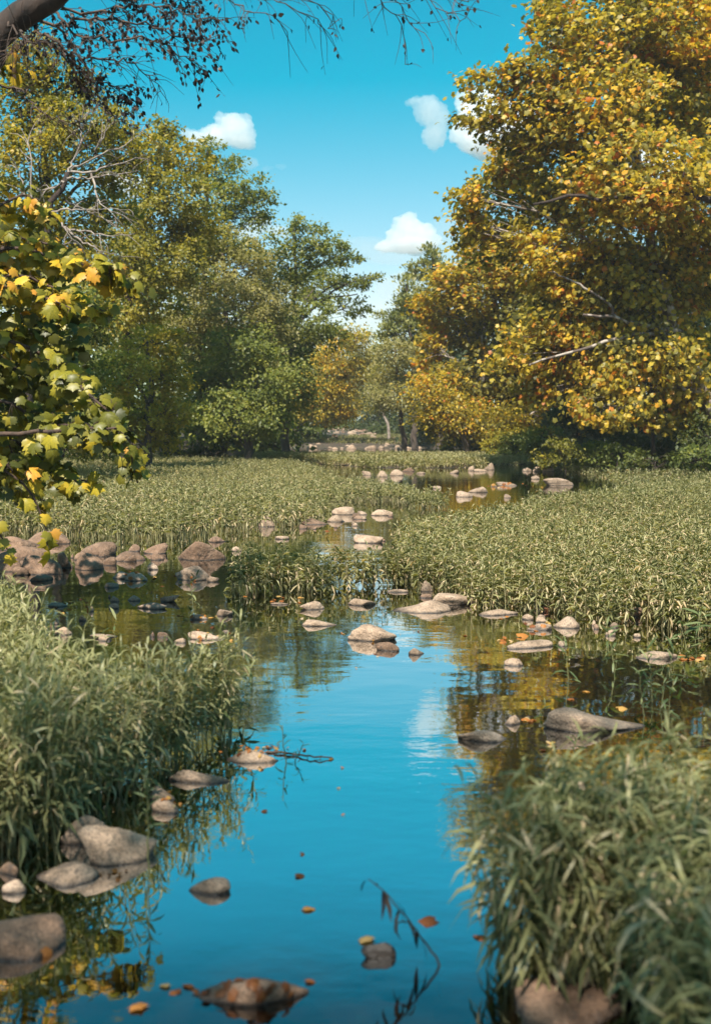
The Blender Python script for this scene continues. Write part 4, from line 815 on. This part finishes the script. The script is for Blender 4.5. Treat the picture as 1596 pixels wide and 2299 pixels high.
# ------------------------------------------------------------------ dark-barked birch leaning in at the top left
base = np.array([-5.2, 6.4, float(gh(-5.2, 6.4))])
bir = thing('birch_tree', base, 'dark trunk leaning in at the top left corner with small dark hanging leaves', 'tree')
mb = MB(); tk = [base - [0, 0, .3], base + [.5, .1, 1.6], D(-120, 220, 6.9), D(0, 75, 7.0), D(60, 28, 7.0), D(140, -25, 7.0), D(240, -140, 7.1), D(330, -320, 7.3)]
tube(mb, curve(tk, 30, .008), np.r_[np.linspace(.17, .12, 15), np.linspace(.12, .06, 15)], 10, .5, base); obj('trunk', mb.mesh('trunk', MATS['bark_dark'], True), bir)
BB = [([(90, 0), (150, 20), (240, 25), (330, 10), (420, 30), (495, 55)], 7.2, .018), ([(60, 30), (120, 55), (200, 45), (300, 50), (390, 75), (480, 95)], 7.4, .02), ([(110, 10), (160, 70), (230, 90), (320, 90), (400, 115), (455, 150)], 7.1, .016), ([(80, 60), (130, 110), (200, 130), (280, 135), (340, 175), (365, 205)], 7.3, .018),
      ([(100, 75), (150, 120), (190, 170), (240, 190), (310, 215)], 7.2, .016), ([(150, -20), (250, -10), (330, -25), (420, 0), (450, 15)], 7.5, .018), ([(130, 60), (170, 110), (210, 190), (225, 240), (300, 285)], 7.6, .016), ([(-20, 190), (40, 200), (90, 250), (180, 285)], 7.6, .014),
      ([(480, -60), (520, 5), (560, 25), (610, 35), (640, 60)], 7.0, .010), ([(520, -60), (600, -5), (650, 10), (700, 40), (728, 60)], 7.0, .010), ([(640, -40), (690, 0), (740, 25), (745, 65)], 7.1, .009), ([(800, -60), (850, 5), (890, 35), (905, 80), (915, 140)], 7.0, .010), ([(830, -50), (900, 10), (920, 50), (960, 75)], 7.1, .009), ([(900, -60), (960, 0), (1000, 25), (1040, 45)], 7.2, .009), ([(940, -60), (1010, -5), (1050, 5)], 7.2, .008), ([(100, 30), (60, 90), (20, 120)], 7.0, .02), ([(20, 50), (60, 90), (110, 100), (170, 150)], 7.0, .012)]
LP, LA, LN, LS = [], [], [], []
top = np.array(D(330, -320, 7.3))
for k, (pts, Yd, ra) in enumerate(BB):
    P = [D(x, y, Yd + .3 * math.sin(i + k)) for i, (x, y) in enumerate(pts)]
    if pts[0][1] < -35: P = [top + (k - 8) * np.array([.12, .05, .02])] + P
    c = curve(P, 26, .012, r); mb = MB(); tube(mb, c, np.linspace(ra * .65, .0025, 26), 5, .5, base)
    sparse = k in (8, 9, 10, 11, 12, 13, 14)
    for j in range(4, 26):
        for q in range(1 if sparse else 2):
            d = c[min(j + 1, 25)] - c[j - 1]; d = d / np.linalg.norm(d); e = norm(d + r.normal(size=3) * .55 + [0, 0, -.15]) * r.uniform(.10, .34)
            tw = curve([c[j], c[j] + e * .5 + r.normal(size=3) * .015, c[j] + e + [0, 0, -.04]], 6); tube(mb, tw, np.linspace(.003, .0012, 6), 3, .5, base)
            for b_ in range(r.integers(0, 3) if sparse or k in (3, 6, 7, 15, 16) else r.integers(4, 10)):
                p0 = tw[r.integers(2, 6)]; LP.append(p0 + r.normal(size=3) * .006); LA.append(norm(e / .3 * .5 + r.normal(size=3) * .6 + [0, 0, -.8])); LN.append(norm(r.normal(size=3) + [0, -.3, .6])); LS.append(r.uniform(.024, .042))
    obj('branch', mb.mesh('branch', MATS['twig'], True), bir)
LP, LA, LN, LS = map(np.array, (LP, LA, LN, LS)); ix = r.permutation(len(LP))[:300]; ix = np.argsort(-LS)[:300]; keep = np.ones(len(LP), bool); keep[ix] = False
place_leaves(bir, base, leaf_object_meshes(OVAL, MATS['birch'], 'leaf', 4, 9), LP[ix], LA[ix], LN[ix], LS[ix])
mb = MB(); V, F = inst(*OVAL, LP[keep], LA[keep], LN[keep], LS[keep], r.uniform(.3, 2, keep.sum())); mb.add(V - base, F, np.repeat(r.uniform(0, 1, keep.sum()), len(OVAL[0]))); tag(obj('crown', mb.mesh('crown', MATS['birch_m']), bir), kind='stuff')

# ------------------------------------------------------------------ single stems standing in the water
def plant(pts, Yoff, nl, ls, label, seed, dark=False, u0=.3, ra=.004, cat='plant', group=None, droopy=.0, z0=0.0):
    """pts: pixel of the foot on the water, then pixels up the stem"""
    r = np.random.default_rng(seed); f = G(*pts[0], z0); Y = f[1]
    P = [f - [0, 0, .1], f] + [D(x, y, Y + Yoff * (i + 1)) for i, (x, y) in enumerate(pts[1:])]
    root = thing('water_plant', f, label, cat, group); c = curve(P, 18, .002, r); mb = MB(); tube(mb, c, np.linspace(ra, ra * .4, 18), 6, .5, f); obj('stem', mb.mesh('stem', MATS['twig' if dark else 'stem'], True), root)
    u = np.linspace(u0, 1, nl); ang = np.arange(nl) * 1.65 + r.normal(size=nl) * .4
    i = np.clip((u * 17).astype(int), 1, 17); pos = c[i]; el = -.15 + .9 * u ** 3 - droopy + r.normal(size=nl) * .3
    a = np.c_[np.cos(ang) * np.cos(el), np.sin(ang) * np.cos(el), np.sin(el)]; n = np.c_[-np.cos(ang) * np.sin(el), -np.sin(ang) * np.sin(el), np.cos(el)] + r.normal(size=(nl, 3)) * .3
    place_leaves(root, f, WLEAF_D if dark else WLEAF, pos, a, n, ls * r.uniform(.7, 1.15, nl))
    return root
def blade_meshes(mat, seed):
    r = np.random.default_rng(seed); out = []
    for i in range(4):
        v = BLADE4[0].copy(); v[:, 2] *= r.uniform(.3, 1.8); mb = MB(); mb.add(v, BLADE4[1]); out.append(mb.mesh('leaf', mat, True))
    return out
WLEAF = blade_meshes(MATS['willow_o'], 2); WLEAF_D = blade_meshes(MATS['birch'], 3)
PL = plant
PL([(335, 1955), (333, 1880), (332, 1800), (325, 1745)], 0, 22, .06, 'single tall stem with a leafy head at the corner of the left plants', 201, u0=.62)
PL([(642, 1712), (640, 1690), (636, 1665), (634, 1628)], .0, 16, .05, 'dark leafy sprig standing in the water beside the tapered stone', 202, u0=.25, dark=False)
PL([(664, 1712), (672, 1690), (682, 1668)], .0, 10, .045, 'small thin sprig right of the dark leafy sprig', 203, u0=.25)
PL([(433, 1358), (432, 1330), (428, 1306), (440, 1296)], 0, 12, .11, 'thin sprig before the knobbly stone', 204, u0=.4)
PL([(1275, 1530), (1272, 1490), (1270, 1455), (1262, 1430)], 0, 16, .10, 'thin leafy stem standing left of the flat stone at the right', 205, u0=.35)
PL([(1378, 1515), (1374, 1470), (1366, 1430), (1360, 1395)], 0, 18, .10, 'upright leafy stem between the thin stem and the bushy clump', 206, u0=.3)
PL([(1463, 1600), (1462, 1550), (1458, 1500), (1450, 1462)], 0, 24, .095, 'leafiest stem of the small clump in the right brown water', 207, u0=.3)
PL([(1482, 1595), (1490, 1540), (1505, 1490), (1512, 1450)], 0, 22, .095, 'right-leaning stem of the small clump in the right brown water', 208, u0=.3)
PL([(1500, 1625), (1502, 1570), (1510, 1530)], 0, 18, .085, 'shorter stem behind the right foreground plants', 209, u0=.3)
PL([(1445, 1620), (1442, 1580), (1436, 1540), (1440, 1500)], 0, 20, .09, 'left-hand stem of the small clump in the right brown water', 210, u0=.35)
PL([(545, 1650), (560, 1590), (568, 1530), (560, 1490)], 0, 18, .095, 'tall tip rising at the right end of the left plants', 211, u0=.3)
PL([(500, 1660), (495, 1600), (490, 1540), (478, 1490)], 0, 18, .095, 'second tall tip beside the end of the left plants', 212, u0=.3)
PL([(1215, 1610), (1212, 1600), (1222, 1585)], 0, 6, .06, 'tiny green shoot at the left end of the long boulder', 213, u0=.4)
PL([(1290, 1700), (1288, 1680), (1296, 1660), (1305, 1645)], 0, 16, .07, 'green shoot before the long tailed boulder', 214, u0=.4)
PL([(985, 2168), (960, 2120), (918, 2070), (870, 2010), (828, 1975)], 0, 14, .085, 'bent thin stem with hanging leaves leaning over the blue water', 215, u0=.55, dark=True, droopy=1.1)
PL([(1560, 1440), (1566, 1400), (1572, 1370)], 0, 20, .15, 'leafy stem at the dark edge of the right bed', 216, u0=.2)
PL([(1540, 1475), (1536, 1440), (1528, 1405)], 0, 16, .15, 'stem drooping over dark water at the right edge', 217, u0=.3)
PL([(262, 1440), (255, 1415), (262, 1392)], 0, 10, .12, 'sprig over the sloping stone by the left plants', 218, u0=.3)

# ------------------------------------------------------------------ fallen leaves
FM = leaf_object_meshes(SYC, MATS['fallen'], 'fallen_leaf', 6, 13)
BV = []
for o, v, F, bx in ROCKS:
    BV.append((BVHTree.FromPolygons([tuple(p) for p in v], [tuple(map(int, f)) for f in F]), v.min(0), v.max(0)))
def land(px, py):
    o = Vector((0, 0, CAM_H)); d = Vector(ray(px, py)).normalized(); best = None; bn = Vector((0, 0, 1)); bd = 1e9
    for bv, lo, hi in BV:
        h = bv.ray_cast(o, d)
        if h[0] is not None and h[3] < bd and h[0].z > 0: bd = h[3]; best = h[0]; bn = h[1]
    g = Vector(G(px, py, .006))
    if best is None or (g - o).length < bd: return g, Vector((0, 0, 1))
    return best + bn * .008, bn
def fallen(px, py, size, label, group=None, tn=None):
    p, n = land(px, py)
    o = tag(obj('fallen_leaf', FM[random.randrange(6)], None, p), label, 'leaf', group)
    q = n.to_track_quat('Z', 'Y') @ Vector((random.uniform(-.18, .18), random.uniform(-.18, .18), 1)).to_track_quat('Z', 'Y') @ Matrix.Rotation(random.uniform(0, 6.28), 3, 'Z').to_quaternion()
    o.rotation_euler = q.to_euler(); o.scale = (size * .52,) * 3; o.color = (random.random() if tn is None else random.uniform(*tn), 1, 1, 1); return o
for px, py, s, lab in [(680, 1962, .06, 'curled brown leaf floating in the middle of the blue water'), (697, 2043, .07, 'olive leaf floating below the curled brown one'), (674, 1916, .035, 'small brown leaf floating above the curled brown one'), (365, 2214, .05, 'yellowish leaf floating left of the leaf-crusted stone'),
                       (305, 2252, .08, 'reddish leaf floating in the dark lower left water'), (945, 2062, .12, 'long dark curled leaf beside the bent stem'), (815, 2102, .08, 'pale curled leaf floating left of the bent stem'), (597, 1817, .05, 'thin reddish leaf floating near the left plant reflections'), (748, 1702, .05, 'brown leaf at the end of the floating twig'),
                       (1168, 1430, .2, 'large upright orange leaf on the long low stone'), (1385, 1590, .13, 'yellow leaf floating above the long tailed boulder'), (1310, 1552, .09, 'orange leaf floating in the right brown water'), (1280, 1567, .07, 'small pale leaf floating left of the orange one'), (740, 1192, .2, 'red leaf on the narrow channel'),
                       (1070, 2105, .10, 'red leaf at the left edge of the right foreground plants'), (765, 1722, .03, 'sliver of leaf on the pale blue water, upper of two'), (762, 1767, .03, 'sliver of leaf on the pale blue water, lower of two'), (770, 1826, .025, 'tiny brown leaf speck on the blue water'), (110, 2130, .06, 'orange leaf at the foot of the large dark boulder')]:
    fallen(px, py, s, lab)
for cx, cy, sx, sy, n, s, lab, grp in [(1130, 1440, 30, 6, 10, .1, 'orange leaf massed left of the long low stone', 'leaves by the long low stone'), (1185, 1615, 12, 4, 7, .09, 'orange leaf caught left of the long tailed boulder', 'leaves at the long boulder'),
                                (565, 2222, 130, 15, 26, .075, 'dead brown leaf stuck on the leaf-crusted stone', 'leaves on the leaf-crusted stone'), (600, 1680, 60, 12, 34, .06, 'brown leaf in the floating litter by the tapered stone', 'leaf litter by the tapered stone'),
                                (1235, 1672, 14, 8, 8, .08, 'pale leaf floating before the long tailed boulder', 'pale leaves before the long boulder'), (1560, 1475, 40, 6, 10, .12, 'orange leaf at the dark right edge of the pool', 'leaves at the right pool edge'),
                                (170, 1360, 50, 14, 14, .1, 'orange leaf among stones at the far end of the left plants', 'leaves by the far end of the left plants'), (440, 1388, 40, 8, 9, .1, 'orange leaf round the flat stone in the left brown water', 'leaves round the flat left stone'),
                                (340, 1300, 80, 14, 18, .12, 'orange leaf on the water below the left bank pile', 'leaves below the left bank pile'), (640, 1345, 60, 8, 12, .12, 'orange leaf under the front of the plant island', 'leaves under the plant island'), (480, 1425, 80, 14, 10, .09, 'leaf adrift in the left brown water', 'leaves adrift in the left water'),
                                (1180, 1400, 90, 30, 14, .10, 'leaf adrift in the right brown water', 'leaves adrift in the right water'), (1140, 1088, 60, 8, 14, .25, 'orange leaf on the far pool', 'leaves on the far pool'), (260, 1960, 40, 10, 7, .05, 'orange leaf between the boulders at the left plants', 'leaves between the left boulders'), (370, 1800, 30, 14, 8, .055, 'orange leaf at the stems of the left plants', 'leaves at the left stems'), (850, 1450, 170, 40, 12, .05, 'small leaf adrift in the middle of the pool', 'small leaves adrift mid-pool')]:
    for i in range(n): fallen(cx + rng.normal() * sx * .6, cy + rng.normal() * sy * .6, s * rng.uniform(.5, 1.0) * .8, lab, grp, tn=(0, .3) if 'dead' in lab else None)
# floating twig
f = G(600, 1690); root = thing('twig', f, 'thin dark twig floating from the left litter out to the blue water', 'twig'); mb = MB()
tube(mb, curve([G(600, 1688, .006), G(650, 1690, .01), G(700, 1700, .008), G(745, 1702, .006)], 14, .003), np.linspace(.006, .003, 14), 5, .5, f); obj('stem', mb.mesh('stem', MATS['twig'], True), root)
mb = MB()
for k in range(8):
    a = G(615 + k * 15, 1690 + k * 1.6, .008); d = norm(rng.normal(size=3) * [1, 1, .4]) * .04; tube(mb, np.array([a, a + d * .5, a + d]), [.0025, .002, .001], 3, .5, f)
obj('side_twigs', mb.mesh('side_twigs', MATS['twig'], True), root)

# ------------------------------------------------------------------ unseen tree added over the photographer's shoulder to shade the near water
base = np.array([-4.6, -4.9, float(gh(-4.6, -4.9))]); root = thing('maple_tree', base, 'tall bank tree at the photographer\'s back whose shade covers the near water', 'tree')
mb = MB(); tc = curve([base - [0, 0, .3], base + [.4, .2, 3], base + [1.4, .8, 6], base + [2.6, 1.5, 8.6]], 16); tube(mb, tc, np.linspace(.24, .07, 16), 9, .5, base); obj('trunk', mb.mesh('trunk', MATS['bark'], True), root)
r = np.random.default_rng(401); cc = np.array([-1.1, -2.9, 8.2]) + norm(r.normal(size=(210, 3))) * np.array([3.4, 2.3, 2.4]) * (r.uniform(.1, 1, 210) ** .4)[:, None]
mb = MB()
for c in cc[::6]: tube(mb, curve([tc[9], (tc[11] + c) / 2 + [0, 0, .2], c], 6), np.linspace(.04, .01, 6), 4, .5, base)
tag(obj('twigs', mb.mesh('twigs', MATS['bark'], True), root), kind='stuff')
pos, a, nn, sz = sprays(r, cc, r.uniform(.5, .9, 210), 30, .13, tc[10]); mb = MB(); V, F = inst(*LEAF2, pos, a, nn, sz); mb.add(V - base, F, np.repeat(np.clip(r.normal(.5, .15, len(pos)), 0, 1), 4)); tag(obj('crown', mb.mesh('crown', MATS['green']), root), kind='stuff')
